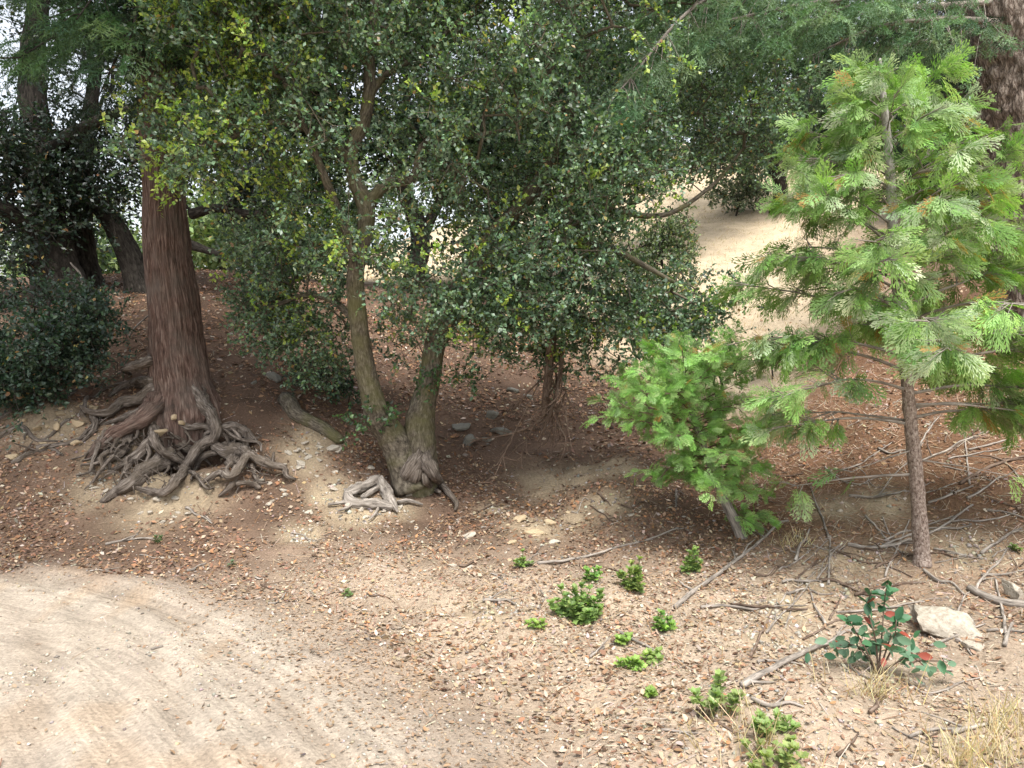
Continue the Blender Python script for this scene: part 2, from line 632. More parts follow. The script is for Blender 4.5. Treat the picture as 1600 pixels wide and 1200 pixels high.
def ground_mat():
    m, N, L, out = nodemat('ground_soil')
    tcn = N.new('ShaderNodeTexCoord')
    a = N.new('ShaderNodeAttribute')
    a.attribute_name = 'tint'

    def noise(scale, det=6, r=.6):
        n = N.new('ShaderNodeTexNoise')
        n.inputs['Scale'].default_value = scale
        n.inputs['Detail'].default_value = det
        n.inputs['Roughness'].default_value = r
        L.new(tcn.outputs['Object'], n.inputs['Vector'])
        return n
    nf = noise(55, 6, .7)
    nm = noise(3.2, 5, .6)
    mr = N.new('ShaderNodeMapRange')
    mr.inputs[1].default_value = .25
    mr.inputs[2].default_value = .75
    mr.inputs[3].default_value = .62
    mr.inputs[4].default_value = 1.35
    L.new(nf.outputs['Fac'], mr.inputs[0])
    mr2 = N.new('ShaderNodeMapRange')
    mr2.inputs[1].default_value = .3
    mr2.inputs[2].default_value = .7
    mr2.inputs[3].default_value = .8
    mr2.inputs[4].default_value = 1.15
    L.new(nm.outputs['Fac'], mr2.inputs[0])
    mu = N.new('ShaderNodeMath')
    mu.operation = 'MULTIPLY'
    L.new(mr.outputs[0], mu.inputs[0])
    L.new(mr2.outputs[0], mu.inputs[1])
    tcr = N.new('ShaderNodeAttribute')                     # wheel-worn streaks run along the track
    tcr.attribute_name = 'tc'
    mpr = N.new('ShaderNodeMapping')
    mpr.inputs['Scale'].default_value = (26, .22, 1)
    L.new(tcr.outputs['Vector'], mpr.inputs[0])
    ns = N.new('ShaderNodeTexNoise')
    ns.inputs['Scale'].default_value = 1
    ns.inputs['Detail'].default_value = 4
    ns.inputs['Roughness'].default_value = .65
    L.new(mpr.outputs[0], ns.inputs['Vector'])
    mrs = N.new('ShaderNodeMapRange')
    mrs.inputs[1].default_value = .32
    mrs.inputs[2].default_value = .62
    mrs.inputs[3].default_value = .78
    mrs.inputs[4].default_value = 1.05
    L.new(ns.outputs['Fac'], mrs.inputs[0])
    mxs = N.new('ShaderNodeMix')
    mxs.inputs[2].default_value = 1.0
    L.new(a.outputs['Alpha'], mxs.inputs[0])
    L.new(mrs.outputs[0], mxs.inputs[3])
    mu2 = N.new('ShaderNodeMath')
    mu2.operation = 'MULTIPLY'
    L.new(mu.outputs[0], mu2.inputs[0])
    L.new(mxs.outputs[0], mu2.inputs[1])
    vm = N.new('ShaderNodeVectorMath')
    vm.operation = 'SCALE'
    L.new(a.outputs['Color'], vm.inputs[0])
    L.new(mu2.outputs[0], vm.inputs['Scale'])
    bs = N.new('ShaderNodeBsdfPrincipled')
    bs.inputs['Roughness'].default_value = 0.95
    bs.inputs['Specular IOR Level'].default_value = 0.1
    L.new(vm.outputs[0], bs.inputs['Base Color'])
    vo = N.new('ShaderNodeTexVoronoi')
    vo.inputs['Scale'].default_value = 45
    L.new(tcn.outputs['Object'], vo.inputs['Vector'])
    ad = N.new('ShaderNodeMath')
    ad.operation = 'MULTIPLY_ADD'
    ad.inputs[1].default_value = -0.5
    L.new(vo.outputs['Distance'], ad.inputs[0])
    mb2 = N.new('ShaderNodeMath')
    mb2.operation = 'MULTIPLY_ADD'
    mb2.inputs[1].default_value = .8
    L.new(mxs.outputs[0], mb2.inputs[0])
    L.new(nf.outputs['Fac'], mb2.inputs[2])
    L.new(mb2.outputs[0], ad.inputs[2])
    bp = N.new('ShaderNodeBump')
    bp.inputs['Strength'].default_value = 0.8
    bp.inputs['Distance'].default_value = 0.012
    L.new(ad.outputs[0], bp.inputs['Height'])
    L.new(bp.outputs[0], bs.inputs['Normal'])
    L.new(bs.outputs[0], out.inputs[0])
    return m


M_GROUND = ground_mat()
M_OAKLEAF = leaf_mat('oak_leaf', 0.3, 0.42, 0.7)
M_FARLEAF = leaf_mat('far_leaf', 0.3, 0.6, 0.3)
M_CEDAR = leaf_mat('cedar_spray', 0.38, 0.55, 0.3)
M_FIR = leaf_mat('fir_needle', 0.2, 0.55, 0.3)
M_WEED = leaf_mat('weed_leaf', 0.35, 0.5, 0.35)
M_TOYON = leaf_mat('glossy_leaf', 0.2, 0.48, 0.4)
M_LITTER = leaf_mat('dry_leaf', 0.0, 0.7, 0.25)
M_STRAW = leaf_mat('dry_straw', 0.2, 0.7, 0.2)
M_GRAVEL = leaf_mat('gravel_stone', 0.0, 0.9, 0.15)
M_REDBARK = bark_mat('red_fibrous_bark', (.03, .02, .016), (.14, .088, .069), (.31, .235, .19), 60, .10, 1.0, dist=.02, moss=(.135, .11, .09))
M_ROOT = bark_mat('weathered_root_bark', (.04, .03, .024), (.17, .14, .115), (.36, .31, .265), 70, .16, 1.0, dist=.014, moss=(.12, .095, .07))
M_OAKBARK = bark_mat('oak_bark', (.03, .026, .02), (.12, .10, .075), (.24, .21, .16), 60, .3, .7, moss=(.13, .125, .05), dist=.008)
M_DARKBARK = bark_mat('dark_bark', (.012, .011, .01), (.05, .043, .036), (.10, .088, .075), 30, .3, .7)
M_FIRBARK = bark_mat('fir_plated_bark', (.07, .054, .044), (.25, .195, .155), (.42, .355, .30), 26, .35, 1.0, dist=.03, plate=.25, vor=.35)
M_CEDARBARK = bark_mat('young_cedar_bark', (.07, .045, .035), (.26, .2, .165), (.46, .40, .35), 90, .45, .8, dist=.006)
M_GREYWOOD = bark_mat('grey_dead_wood', (.09, .078, .068), (.27, .235, .20), (.47, .42, .37), 60, .12, .6, dist=.005)
M_PALEWOOD = bark_mat('pale_leader_bark', (.22, .19, .175), (.40, .365, .345), (.56, .53, .505), 60, .4, .4, dist=.003)
M_BROWNWOOD = bark_mat('brown_dead_wood', (.045, .03, .022), (.14, .098, .072), (.27, .21, .165), 60, .15, .6, dist=.005)
M_STONE = stone_mat('pale_stone', (.36, .31, .24), (.62, .56, .47))
M_TANSTONE = stone_mat('tan_stone', (.34, .25, .15), (.56, .45, .30))
M_GREYSTONE = stone_mat('grey_stone', (.12, .115, .095), (.28, .265, .225))
M_WHITESTONE = stone_mat('white_stone', (.24, .20, .15), (.52, .47, .39), 7)

# ------------------------------------------------------------------ ground: track and hillside, one continuous surface split along the track edge
def axis(lo, hi, step, far_lo, far_hi, g=1.22):
    a = list(np.arange(lo, hi + step / 2, step))
    s, p = step, hi
    up = []
    while p < far_hi:
        s *= g
        p += s
        up.append(p)
    s, p = step, lo
    dn = []
    while p > far_lo:
        s *= g
        p -= s
        dn.append(p)
    return np.array(dn[::-1] + a + up)


gx = axis(-5.2, 4.9, 0.043, -900, 900, 1.13)
gy = axis(1.9, 8.6, 0.043, -300, 1400, 1.10)
GX, GY = np.meshgrid(gx, gy)
GZ = height(GX, GY)


def height(x, y):                                          # bilinear look-up on the finished terrain mesh
    x, y = np.asarray(x, float), np.asarray(y, float)
    i = np.clip(np.searchsorted(gx, x) - 1, 0, len(gx) - 2)
    j = np.clip(np.searchsorted(gy, y) - 1, 0, len(gy) - 2)
    u = np.clip((x - gx[i]) / (gx[i + 1] - gx[i]), 0, 1)
    v = np.clip((y - gy[j]) / (gy[j + 1] - gy[j]), 0, 1)
    return (GZ[j, i] * (1 - u) + GZ[j, i + 1] * u) * (1 - v) + (GZ[j + 1, i] * (1 - u) + GZ[j + 1, i + 1] * u) * v


GV = np.stack([GX, GY, GZ], -1).reshape(-1, 3)
ro, ta, ne, md, vg = masks(GX, GY)


def lerp(a, b, t):
    return a * (1 - t[..., None]) + np.array(b) * t[..., None]


def soil_colour(x, y, masks_):
    ro, ta, ne, md, vg = masks_
    c = np.zeros(x.shape + (3,)) + np.array([.135, .088, .062])  # bank soil; shade under the trees is darkened into this colour
    v = vnoise(np.stack([x * 1.7, y * 1.7, x * 0], -1), 51)
    c = c * (0.75 + 0.5 * v[..., None])
    c = lerp(c, (.15, .085, .05), ne)
    c = lerp(c, (.41, .325, .24), vg * .85)
    c = lerp(c, (.33, .26, .175), np.clip(ta * 1.3, 0, 1))
    c = lerp(c, (.52, .42, .29), md)
    edge = sstep(.35, .65, vnoise(np.stack([x * 2.5, y * 2.5, 0 * x], -1), 52))
    rc = lerp(np.zeros(x.shape + (3,)) + np.array([.39, .325, .26]), (.335, .275, .21), edge * .5)
    for r_ in RUTS:                                        # compacted wheel lines
        d, _ = poly_dist(x, y, r_)
        d = d + .03 * noise2(x, y, 5, 53)
        rc = lerp(rc, (.28, .225, .17), .7 * np.exp(-(d / .05) ** 2) * (.5 + .5 * edge))
        rc = lerp(rc, (.42, .36, .29), .6 * np.exp(-((d - .2) / .09) ** 2))
    rc = lerp(rc, (.36, .25, .155), sstep(.55, .75, vnoise(np.stack([x * 5.1 + 5, y * 2.6, 0 * x], -1), 54)) * .35)
    return c * (1 - ro[..., None]) + rc * ro[..., None]


GC = np.concatenate([soil_colour(GX, GY, (ro, ta, ne, md, vg)), ro[..., None]], -1).reshape(-1, 4)
GT = np.stack([road_sd(GX, GY), road_along(GX, GY), 0 * GX], -1).reshape(-1, 3)
ny, nx = GX.shape
ii, jj = np.meshgrid(np.arange(ny - 1), np.arange(nx - 1), indexing='ij')
Q = np.stack([ii * nx + jj, ii * nx + jj + 1, (ii + 1) * nx + jj + 1, (ii + 1) * nx + jj], -1).reshape(-1, 4)
cxm, cym = GV[Q][:, :, 0].mean(1), GV[Q][:, :, 1].mean(1)
onroad = road_sd(cxm, cym) < -0.05
onroad &= ~((cym < 1.9) & (cxm > 6))
for nm, sel in (('dirt_road', onroad), ('hillside', ~onroad)):
    q = Q[sel]
    used, inv = np.unique(q, return_inverse=True)
    me = make_mesh(nm, GV[used], inv.reshape(-1, 4), M_GROUND, GC[used], GT[used], smooth=True)
    o = link(nm, me)
    tag(o, {'dirt_road': 'pale dusty dirt track with tyre ruts curving left', 'hillside': 'leaf strewn earth bank and dry hillside behind the track'}[nm], {'dirt_road': 'road', 'hillside': 'ground'}[nm], None, 'structure')


def on_ground(px, py, up=0.0):
    p = hit(px, py)
    return p + np.array([0, 0, up])


# ------------------------------------------------------------------ leaf litter, gravel, needles, straw: ground cover
def scatter(n, x0, x1, y0, y1, dens):
    x = rng.uniform(x0, x1, n)
    y = y0 + (y1 - y0) * rng.uniform(0, 1, n)
    k = rng.uniform(0, 1, n) < dens(x, y)
    x, y = x[k], y[k]
    px, py, d = proj(np.stack([x, y, height(x, y)], -1))
    k = (px > -120) & (px < 1720) & (py < 1290)
    return x[k], y[k]


def lay(x, y, lift, tilt):
    z = height(x, y)
    nn = unit(normals(x, y) + tilt * rng.normal(size=(len(x), 3)))
    a = rng.uniform(0, 2 * math.pi, len(x))
    d = np.stack([np.cos(a), np.sin(a), 0 * a], -1)
    d = unit(d - nn * (d * nn).sum(-1, keepdims=True))
    return np.stack([x, y, z], -1) + nn * (lift * rng.uniform(0.2, 1, len(x)))[:, None], d, nn


LIT = [(.27, .155, .09), (.20, .112, .068), (.36, .235, .145), (.32, .165, .08), (.42, .325, .235), (.13, .078, .05), (.48, .41, .32), (.29, .24, .20)]


def dens_litter(x, y):
    ro, ta, ne, md, vg = masks(x, y)
    cl = vnoise(np.stack([x * 1.3, y * 1.3, 0 * x], -1), 61)
    fine = vnoise(np.stack([x * 5, y * 5, 0 * x], -1), 62)
    d = np.clip(1.7 * (.55 * cl + .45 * fine) - .28, .06, 1) * (1 - np.clip(ta * 1.5, 0, .92)) * (1 - ne * .62) * (1 - md * .85) * (1 - vg * .35)
    sd = road_sd(x, y)
    rd = 0.7 * np.exp(np.minimum(sd, 0) / (0.16 + .3 * sstep(-2.4, -1.2, x))) + 0.03 * (cl > .6)
    return np.where(ro > .5, rd * (.25 + cl) * .8, d)


mb = MB()
CURL = np.array([[0, 0, .05], [.5, .5, .22], [1, 0, .12], [.5, -.5, .16]])
for (n, x0, x1, y0, y1, s) in ((250000, -5.0, 4.6, 2.0, 7.2, 1.0), (130000, -8, 6.5, 7.2, 13, 1.45)):
    x, y = scatter(n, x0, x1, y0, y1, dens_litter)
    P, D, N_ = lay(x, y, 0.012, 0.38)
    k = len(x)
    bank_ = 1 - masks(x, y)[4]
    Ln = (.009 + .034 * rng.uniform(0, 1, k) ** 1.9) * s * (1 + .18 * bank_)
    nz, wd = N_ * rng.choice([-1, 1, 1], (k, 1)), Ln * rng.uniform(.35, .7, k)
    vgk = masks(x, y)[4]
    c = palette(k, LIT, [5, 5.5, 3.5, 2.5, 1.6, 4, .7, 1.4], .22)
    c2 = palette(k, [(.41, .33, .245), (.37, .275, .185), (.46, .395, .31), (.31, .21, .13), (.24, .155, .095)], [3, 3, 1, 3, 2.5], .17)
    zone = vnoise(np.stack([x * 1.1, y * 1.1, 0 * x], -1), 63)
    c = c * ((.88 + .12 * vgk) * (.72 + .56 * zone))[:, None]  # off-verge leaves darkened for canopy shade; zone is random tone
    c = np.where((rng.uniform(0, 1, k) < np.maximum(vgk, .05) * .7)[:, None], c2, c)
    onr = masks(x, y)[0] > .4
    c[onr] = c[onr] * .5 + np.array([.34, .24, .15]) * .5
    Ln = np.where(onr, Ln * .7, Ln)
    wd = np.where(onr, wd * .6, wd)
    for sel, T_, TF_ in ((y < 4.6, LEAF6, LEAF6_F), (y >= 4.6, CURL, LEAF4_F)):
        if sel.any():
            V, Fc = stamp(T_, TF_, P[sel], D[sel], nz[sel], Ln[sel], wd[sel])
            mb.add(V, Fc, np.repeat(c[sel], len(T_), 0))
tag(mb.build('leaf_litter', M_LITTER), 'dry brown oak leaves carpeting the bank and verge', 'leaf litter', None, 'stuff')

OCT = np.array([[1, 0, 0], [0, 1, 0], [-1, 0, 0], [0, -1, 0], [0, 0, .8], [0, 0, -.5]], float)
OCT_F = np.array([[0, 1, 4], [1, 2, 4], [2, 3, 4], [3, 0, 4], [1, 0, 5], [2, 1, 5], [3, 2, 5], [0, 3, 5]])


def dens_gravel(x, y):
    ro, ta, ne, md, vg = masks(x, y)
    cl = vnoise(np.stack([x * 2.1, y * 2.1, 0 * x], -1), 71)
    return np.clip((ro * .75 + ta * .8 + vg * .7) * np.clip((cl - .3) * 2.2, 0.05, 1) + .05, 0, 1) * (1 - md)


x, y = scatter(80000, -5, 4.6, 2.0, 7.2, dens_gravel)
k = len(x)
P, D, N_ = lay(x, y, 0.003, .5)
s = (.003 + .012 * rng.uniform(0, 1, k) ** 3) * (1 + 1.1 * masks(x, y)[1])
V, Fc = stamp(OCT, OCT_F, P, D, N_, s, s * rng.uniform(.5, 1, k))
V += rng.normal(size=V.shape) * np.repeat(s, 6)[:, None] * .12
mb = MB()
mb.add(V, Fc, np.repeat(palette(k, [(.42, .365, .295), (.30, .27, .235), (.50, .455, .385), (.18, .16, .135), (.38, .30, .21)], [4, 3, 2, 1, 2], .12), 6, 0))
tag(mb.build('gravel', M_GRAVEL), 'small loose gravel on the track and bare earth', 'gravel', None, 'stuff')


def dens_needle(x, y):
    ro, ta, ne, md, vg = masks(x, y)
    return np.clip(ne * .9 + vg * .35 + .10, 0, 1) * (1 - ro * .93) * (1 - md * .7)


x, y = scatter(60000, -4.8, 6, 2.0, 9, dens_needle)
k = len(x)
P, D, N_ = lay(x, y, 0.012, .25)
Ln = rng.uniform(.03, .14, k)
V, Fc = stamp(np.array([[-.5, -.5, 0], [-.5, .5, 0], [.5, .5, 0], [.5, -.5, 0]]), np.array([[0, 1, 2, 3]]), P, D, N_, Ln, rng.uniform(.0015, .004, k))
mb = MB()
mb.add(V, Fc, np.repeat(palette(k, [(.28, .15, .08), (.36, .25, .17), (.42, .36, .29), (.18, .10, .06), (.5, .42, .3)], [4, 4, 3, 3, 1.5], .15), 4, 0))
tag(mb.build('needle_litter', M_LITTER), 'fallen reddish needles and twigs over the right bank', 'needle litter', None, 'stuff')


def blades(P, n_per, hgt, lean, width, cols, w):
    n = len(P) * n_per
    B = np.repeat(P, n_per, 0) + np.concatenate([rng.normal(size=(n, 2)) * .03, np.zeros((n, 1))], 1)
    d = unit(np.concatenate([rng.normal(size=(n, 2)) * lean, np.ones((n, 1))], 1))
    Ln = hgt * rng.uniform(.4, 1.15, n)
    T = np.array([[0, -.5, 0], [0, .5, 0], [.55, .35, 3.0], [.55, -.35, 3.0], [1, 0, 10.0]])
    V, F1 = stamp(T, np.array([[0, 1, 2, 3]]), B, d, randdir(n), Ln, np.full(n, width))
    F2 = (np.array([[3, 2, 4]])[None] + (np.arange(n) * 5)[:, None, None]).reshape(-1, 3)
    return V, F1, F2, np.repeat(palette(n, cols, w, .12), 5, 0)


x, y = scatter(30000, -12, 9, 8.5, 26, lambda x, y: masks(x, y)[3] * .55)
P = np.stack([x, y, height(x, y) - .01], -1)
V, F1, F2, c = blades(P, 2, .10, .8, .009, [(.58, .46, .30), (.50, .37, .22), (.62, .53, .38), (.38, .28, .16)], [4, 3, 2, 1])
me = make_mesh('dry_grass', V, [F1, F2], M_STRAW, c)
tag(link('dry_grass', me), 'short bleached dry grass covering the open slope', 'dry grass', None, 'stuff')

# ------------------------------------------------------------------ tree builders
def grow(limbs, A, jitter=.05, seg=.13, upbias=.15):
    """connect attractor points A to limb polylines (list of Nx3); returns branch polylines with radii and end directions"""
    nodes = [p for l in limbs for p in catmull(l, max(4, int(np.linalg.norm(np.diff(l, axis=0), axis=1).sum() / seg)))]
    nodes = np.array(nodes)
    cap = len(nodes) + len(A) * 14
    NN = np.zeros((cap, 3))
    NN[:len(nodes)] = nodes
    par = np.full(cap, -1)
    n = len(nodes)
    d0 = np.array([np.min(((nodes - a) ** 2).sum(1)) for a in A])
    br = []
    for k in np.argsort(d0):
        a = A[k]
        dv = a - NN[:n]
        d2 = (dv ** 2).sum(1) - upbias * dv[:, 2] * np.sqrt((dv ** 2).sum(1))
        b = int(np.argmin(d2))
        L = np.linalg.norm(a - NN[b])
        m = int(np.clip(L / seg, 1, 12))
        t = np.linspace(0, 1, m + 1)[1:, None]
        pts = NN[b] * (1 - t) + a * t + rng.normal(size=(m, 3)) * jitter * np.minimum(1, L) * np.sin(t * math.pi * .9)
        pts[:, 2] += (.10 * L * np.sin(t * math.pi))[:, 0]
        idx = [b]
        for p in pts:
            NN[n] = p
            par[n] = idx[-1]
            idx.append(n)
            n += 1
        br.append(idx)
    cnt = np.zeros(n)
    for idx in br:
        cnt[idx[-1]] += 1
    for i in range(n - 1, -1, -1):
        if par[i] >= 0:
            cnt[par[i]] += cnt[i]
    return NN[:n], br, cnt


def ellipsoid_points(E, n, clump=0.0, cs=1.1, seed=0, shell=.35):
    """E: list of (center, (rx,ry,rz)); uniform by volume with clumping"""
    vol = np.array([np.prod(e[1]) ** .85 for e in E])
    out = []
    while len(out) < n:
        k = rng.choice(len(E), p=vol / vol.sum())
        c, r = E[k]
        u = randdir(1)[0] * rng.uniform(0, 1) ** shell
        p = np.asarray(c) + u * np.asarray(r)
        if clump and vnoise((p * cs)[None], seed)[0] < clump * rng.uniform(.5, 1.3):
            continue
        out.append(p)
    return np.array(out)


def sprays(A, dirs, twigs, leaves_per, tl, leaf_len, wid, pal, w, jit, mbL, mbT=None, up=.35, tipcol=None, tipfrac=0, droop=0.0, tmpl=6, dead=.015):
    n = len(A)
    D = unit(np.repeat(dirs, twigs, 0) * .8 + rng.normal(size=(n * twigs, 3)) * .75 + np.array([0, 0, .1 - droop]))
    B = np.repeat(A, twigs, 0) + rng.normal(size=(n * twigs, 3)) * .03
    Lt = tl * rng.uniform(.5, 1.25, n * twigs)
    m = n * twigs
    shade = np.repeat(rng.normal(size=(n, 1)) * .16, twigs, 0)
    tipped = np.repeat(rng.uniform(0, 1, n) < tipfrac, twigs)
    t = np.tile(np.linspace(.12, 1.0, leaves_per), m)
    Bk, Dk, Lk = np.repeat(B, leaves_per, 0), np.repeat(D, leaves_per, 0), np.repeat(Lt, leaves_per)
    k = len(t)
    P = Bk + Dk * (Lk * t)[:, None]
    P[:, 2] -= .25 * Lk * t * t * (.4 + droop)
    ld = unit(Dk * .6 + rng.normal(size=(k, 3)) * .7)
    nn = unit(rng.normal(size=(k, 3)) * .8 + np.array([0, -.12, up + .35]))
    Ls = leaf_len * rng.uniform(.6, 1.25, k)
    c = palette(k, pal, w, jit) * (1 + np.repeat(shade, leaves_per, 0))
    if tipcol is not None:
        fr = np.repeat(tipped, leaves_per) & (t > .3)
        c = np.where(fr[:, None], palette(k, tipcol, np.ones(len(tipcol)), .15), c)
    dd = rng.uniform(0, 1, k) < dead
    c[dd] = palette(int(dd.sum()), [(.42, .26, .1), (.5, .38, .14), (.35, .2, .1)], [1, 1, 1], .1)
    c = np.clip(c, .004, .9)
    T, TF = (LEAF6, LEAF6_F) if tmpl == 6 else (LEAF4, LEAF4_F)
    V, Fc = stamp(T, TF, P, ld, nn, Ls, Ls * wid * rng.uniform(.8, 1.2, k))
    mbL.add(V, Fc, np.repeat(c, len(T), 0))
    if mbT is not None:
        Vt, Ft = stamp(PRISM, PRISM_F, B[::2], unit(D - [0, 0, .08])[::2], randdir(len(B[::2])), Lt[::2], np.full(len(B[::2]), .0034))
        mbT.add(Vt, Ft, None, Vt * 1.0)


OAKG = [(.085, .150, .085), (.125, .205, .115), (.175, .265, .155), (.050, .090, .056), (.26, .34, .24), (.21, .32, .09)]
OAKW = [3.5, 4, 3.5, 2.5, 2.0, 1.0]
SUNNYG = [(.34, .45, .07), (.25, .40, .07), (.40, .47, .11)]  # yellow-green that puts a sunlit look into the leaf colour


def E(px, py, Y, rx, ry, rd):
    return (at(px, py, Y), (rx * Y / F, rd, ry * Y / F))


def pl(pts):
    """pixel polyline with depth: (px,py,Y,rpx) -> points, radii"""
    return np.array([at(a, b, c) for a, b, c, r in pts]), np.array([r * c / F for a, b, c, r in pts])


# ------------------------------------------------------------------ the two-stemmed live oak in the middle
oak_base = on_ground(650, 765)
oak = thing('live_oak', 'two stemmed live oak with grey bark in the middle of the bank', 'tree', oak_base)


def part(mb_, name, mat, parent, smooth=True):
    o = mb_.build(name, mat, parent, smooth, origin=np.array(parent.location))
    if name in ('branches', 'crown', 'low_shoots', 'rootlets', 'twigs', 'side_twigs'):
        o['kind'] = 'stuff'
    return o


stemR = [(655, 772, 6.6, 30), (656, 735, 6.6, 29), (656, 690, 6.6, 25), (658, 645, 6.65, 21), (672, 590, 6.7, 17), (680, 540, 6.75, 17), (706, 480, 6.85, 18), (728, 440, 6.9, 16), (770, 370, 6.9, 13), (830, 300, 6.8, 10), (880, 210, 6.7, 7), (910, 100, 6.6, 5)]
stemL = [(645, 765, 6.5, 30), (622, 700, 6.55, 24), (590, 645, 6.5, 20), (570, 570, 6.45, 15), (560, 500, 6.4, 14), (555, 430, 6.4, 13), (568, 375, 6.4, 12), (572, 325, 6.4, 13), (554, 280, 6.4, 11), (549, 232, 6.4, 10), (568, 190, 6.4, 10), (577, 140, 6.4, 9), (577, 80, 6.4, 8), (586, 10, 6.4, 7), (590, -90, 6.4, 5)]
limbs_px = [
    [(572, 325, 6.4, 10), (605, 295, 6.4, 9), (642, 268, 6.45, 7.5), (668, 231, 6.5, 6), (717, 215, 6.55, 4), (790, 205, 6.5, 2.5)],
    [(556, 440, 6.4, 7), (545, 385, 6.3, 7), (525, 325, 6.25, 7), (505, 265, 6.2, 6), (480, 200, 6.1, 4), (440, 130, 6.0, 3)],
    [(577, 150, 6.4, 6), (610, 115, 6.5, 5), (660, 90, 6.6, 4), (720, 30, 6.6, 3)],
    [(551, 250, 6.4, 6), (500, 210, 6.2, 5), (420, 190, 6.0, 4), (330, 220, 5.8, 3)],
    [(728, 440, 6.9, 9), (800, 400, 6.6, 8), (880, 375, 6.4, 6), (960, 400, 6.3, 5), (1050, 440, 6.3, 3)],
    [(690, 520, 6.8, 9), (740, 470, 7.2, 8), (800, 440, 7.5, 7), (880, 440, 7.6, 5), (1000, 480, 7.0, 4)],
    [(830, 300, 6.8, 7), (930, 320, 6.9, 5.5), (1030, 335, 7.1, 4), (1110, 290, 7.3, 3), (1170, 240, 7.4, 2)],
    [(668, 231, 6.5, 4), (700, 262, 6.4, 3), (760, 300, 6.2, 2)],
    [(556, 500, 6.4, 6), (520, 470, 6.7, 5), (470, 460, 6.9, 4), (420, 480, 7.0, 3)],
    [(586, 10, 6.4, 5), (640, -60, 6.5, 5), (720, -130, 6.6, 3)]]
oak_lines = []
for nm, px in (('stem', stemR), ('stem', stemL)):
    P, R = pl(px)
    b = MB()
    b.tube(P, R, 36, rough=.09, seed=3 + len(px), freq=5, step=.025, ridge=.05, rfreq=4.5, rlen=9)
    part(b, nm, M_OAKBARK, oak)
    oak_lines.append(P)
for i, px in enumerate(limbs_px):
    P, R = pl(px)
    P[1:] += rng.normal(size=P[1:].shape) * .02
    b = MB()
    b.tube(P, R, 12, rough=.12, seed=20 + i, freq=8, step=.04)
    part(b, 'limb', M_OAKBARK, oak)
    oak_lines.append(P)
oakE = [E(420, 110, 6.2, 210, 140, .9), E(300, 230, 5.7, 110, 60, .5), E(300, 60, 5.8, 70, 80, .5), E(650, 80, 6.5, 260, 150, 1.3), E(860, 130, 6.2, 190, 170, 1.1), E(690, 330, 7.2, 290, 130, 1.0),
        E(480, 410, 6.9, 120, 130, .7), E(850, 420, 6.3, 200, 120, .9), E(1000, 470, 6.2, 130, 80, .6), E(1120, 180, 7.4, 130, 110, .9), E(1050, 510, 6.5, 90, 60, .5), E(650, 400, 5.9, 170, 70, .4), E(950, 280, 6.2, 120, 110, .7),
        E(760, 520, 6.7, 160, 60, .6), E(470, 540, 7.1, 80, 70, .5), E(650, -160, 6.4, 420, 170, 1.6), E(950, -130, 6.6, 260, 140, 1.3), E(350, -120, 6.2, 220, 140, 1.2), E(900, 540, 6.9, 90, 50, .4), E(430, 470, 7.0, 70, 90, .5), E(610, 490, 7.1, 150, 70, .5), E(1080, 470, 6.3, 80, 60, .4), E(760, 440, 6.0, 200, 80, .5), E(560, 360, 6.0, 200, 60, .4), E(620, 200, 5.8, 260, 120, .5), E(262, 245, 5.9, 85, 50, .3), E(235, 130, 6.2, 50, 80, .3), E(262, 235, 6.0, 60, 55, .3)]
A = ellipsoid_points(oakE, 3900, clump=.62, cs=1.7, seed=5)
# leave the view of the main stems and their fork open, as the crown does towards the track
ax, ay, ad = proj(A)
keep = np.ones(len(A), bool)
for P in [oak_lines[1]]:
    S = catmull(P, 60)
    lx, ly, ldp = proj(S)
    for a, b, c in zip(lx, ly, ldp):
        keep &= ~((np.hypot(ax - a, ay - b) < 26) & (ad < c + .15) & (rng.uniform(0, 1, len(A)) < .5))
keep &= ~((ay > 590) & (ax > 700) & (ax < 1000))
A = A[keep]
NN, br, cnt = grow(oak_lines, A)
bm_ = MB()
for idx in br:
    P = NN[idx]
    R = .0022 * np.maximum(cnt[idx], 1) ** .42
    R[0] = R[1] if len(R) > 1 else R[0]
    bm_.tube(P, np.minimum(R, .03), 5 if R.max() > .006 else 4, tip=False)
dirs = np.array([unit(NN[i[-1]] - NN[i[-2]]) for i in br])
ends = np.array([NN[i[-1]] for i in br])
lf = MB()
ex, ey, ed = proj(ends)
sunzone = (ex < 470) & (ey < 330)  # upper left crown, where many leaves are coloured as if sunlit
mids = (ex > 430) & (ex < 800) & (ey > 330) & (ey < 430)
for sel, tf in ((sunzone, .38), (mids, .28), (~sunzone & ~mids, .05)):
    sprays(ends[sel], dirs[sel], 5, 14, .21, .037, .66, OAKG, OAKW, .26, lf, bm_, tipcol=SUNNYG, tipfrac=tf, tmpl=4)
part(bm_, 'branches', M_OAKBARK, oak)
part(lf, 'crown', M_OAKLEAF, oak, False)
# low shoots at the stems
lo = MB()
for px, py, Y in ((585, 655, 6.3), (560, 660, 6.35), (545, 665, 6.4), (600, 645, 6.35), (690, 590, 6.5), (720, 585, 6.45), (665, 600, 6.5), (740, 600, 6.5), (700, 575, 6.5)):
    a = at(px, py, Y)[None] + rng.normal(size=(3, 3)) * .06
    sprays(a, unit(rng.normal(size=(3, 3)) + [0, -.5, 0]), 3, 8, .15, .04, .55, [(.06, .12, .045), (.09, .17, .05), (.05, .09, .04)], [3, 2, 3], .2, lo)
part(lo, 'low_shoots', M_OAKLEAF, oak, False)
# root flare at the foot
c3 = 320 / 1477


def k3(pts, off):
    out = []
    for x, y, r in pts:
        px, py = 500 + x * c3, 560 + y * c3
        g = hit(px, py)
        d = unit(np.array([0, 0, CAMZ]) - g)
        out.append((g + d * off + np.array([0, 0, r * c3 * g[1] / F * .3]), r * c3 * g[1] / F))
    return np.array([o[0] for o in out]), np.array([o[1] for o in out])


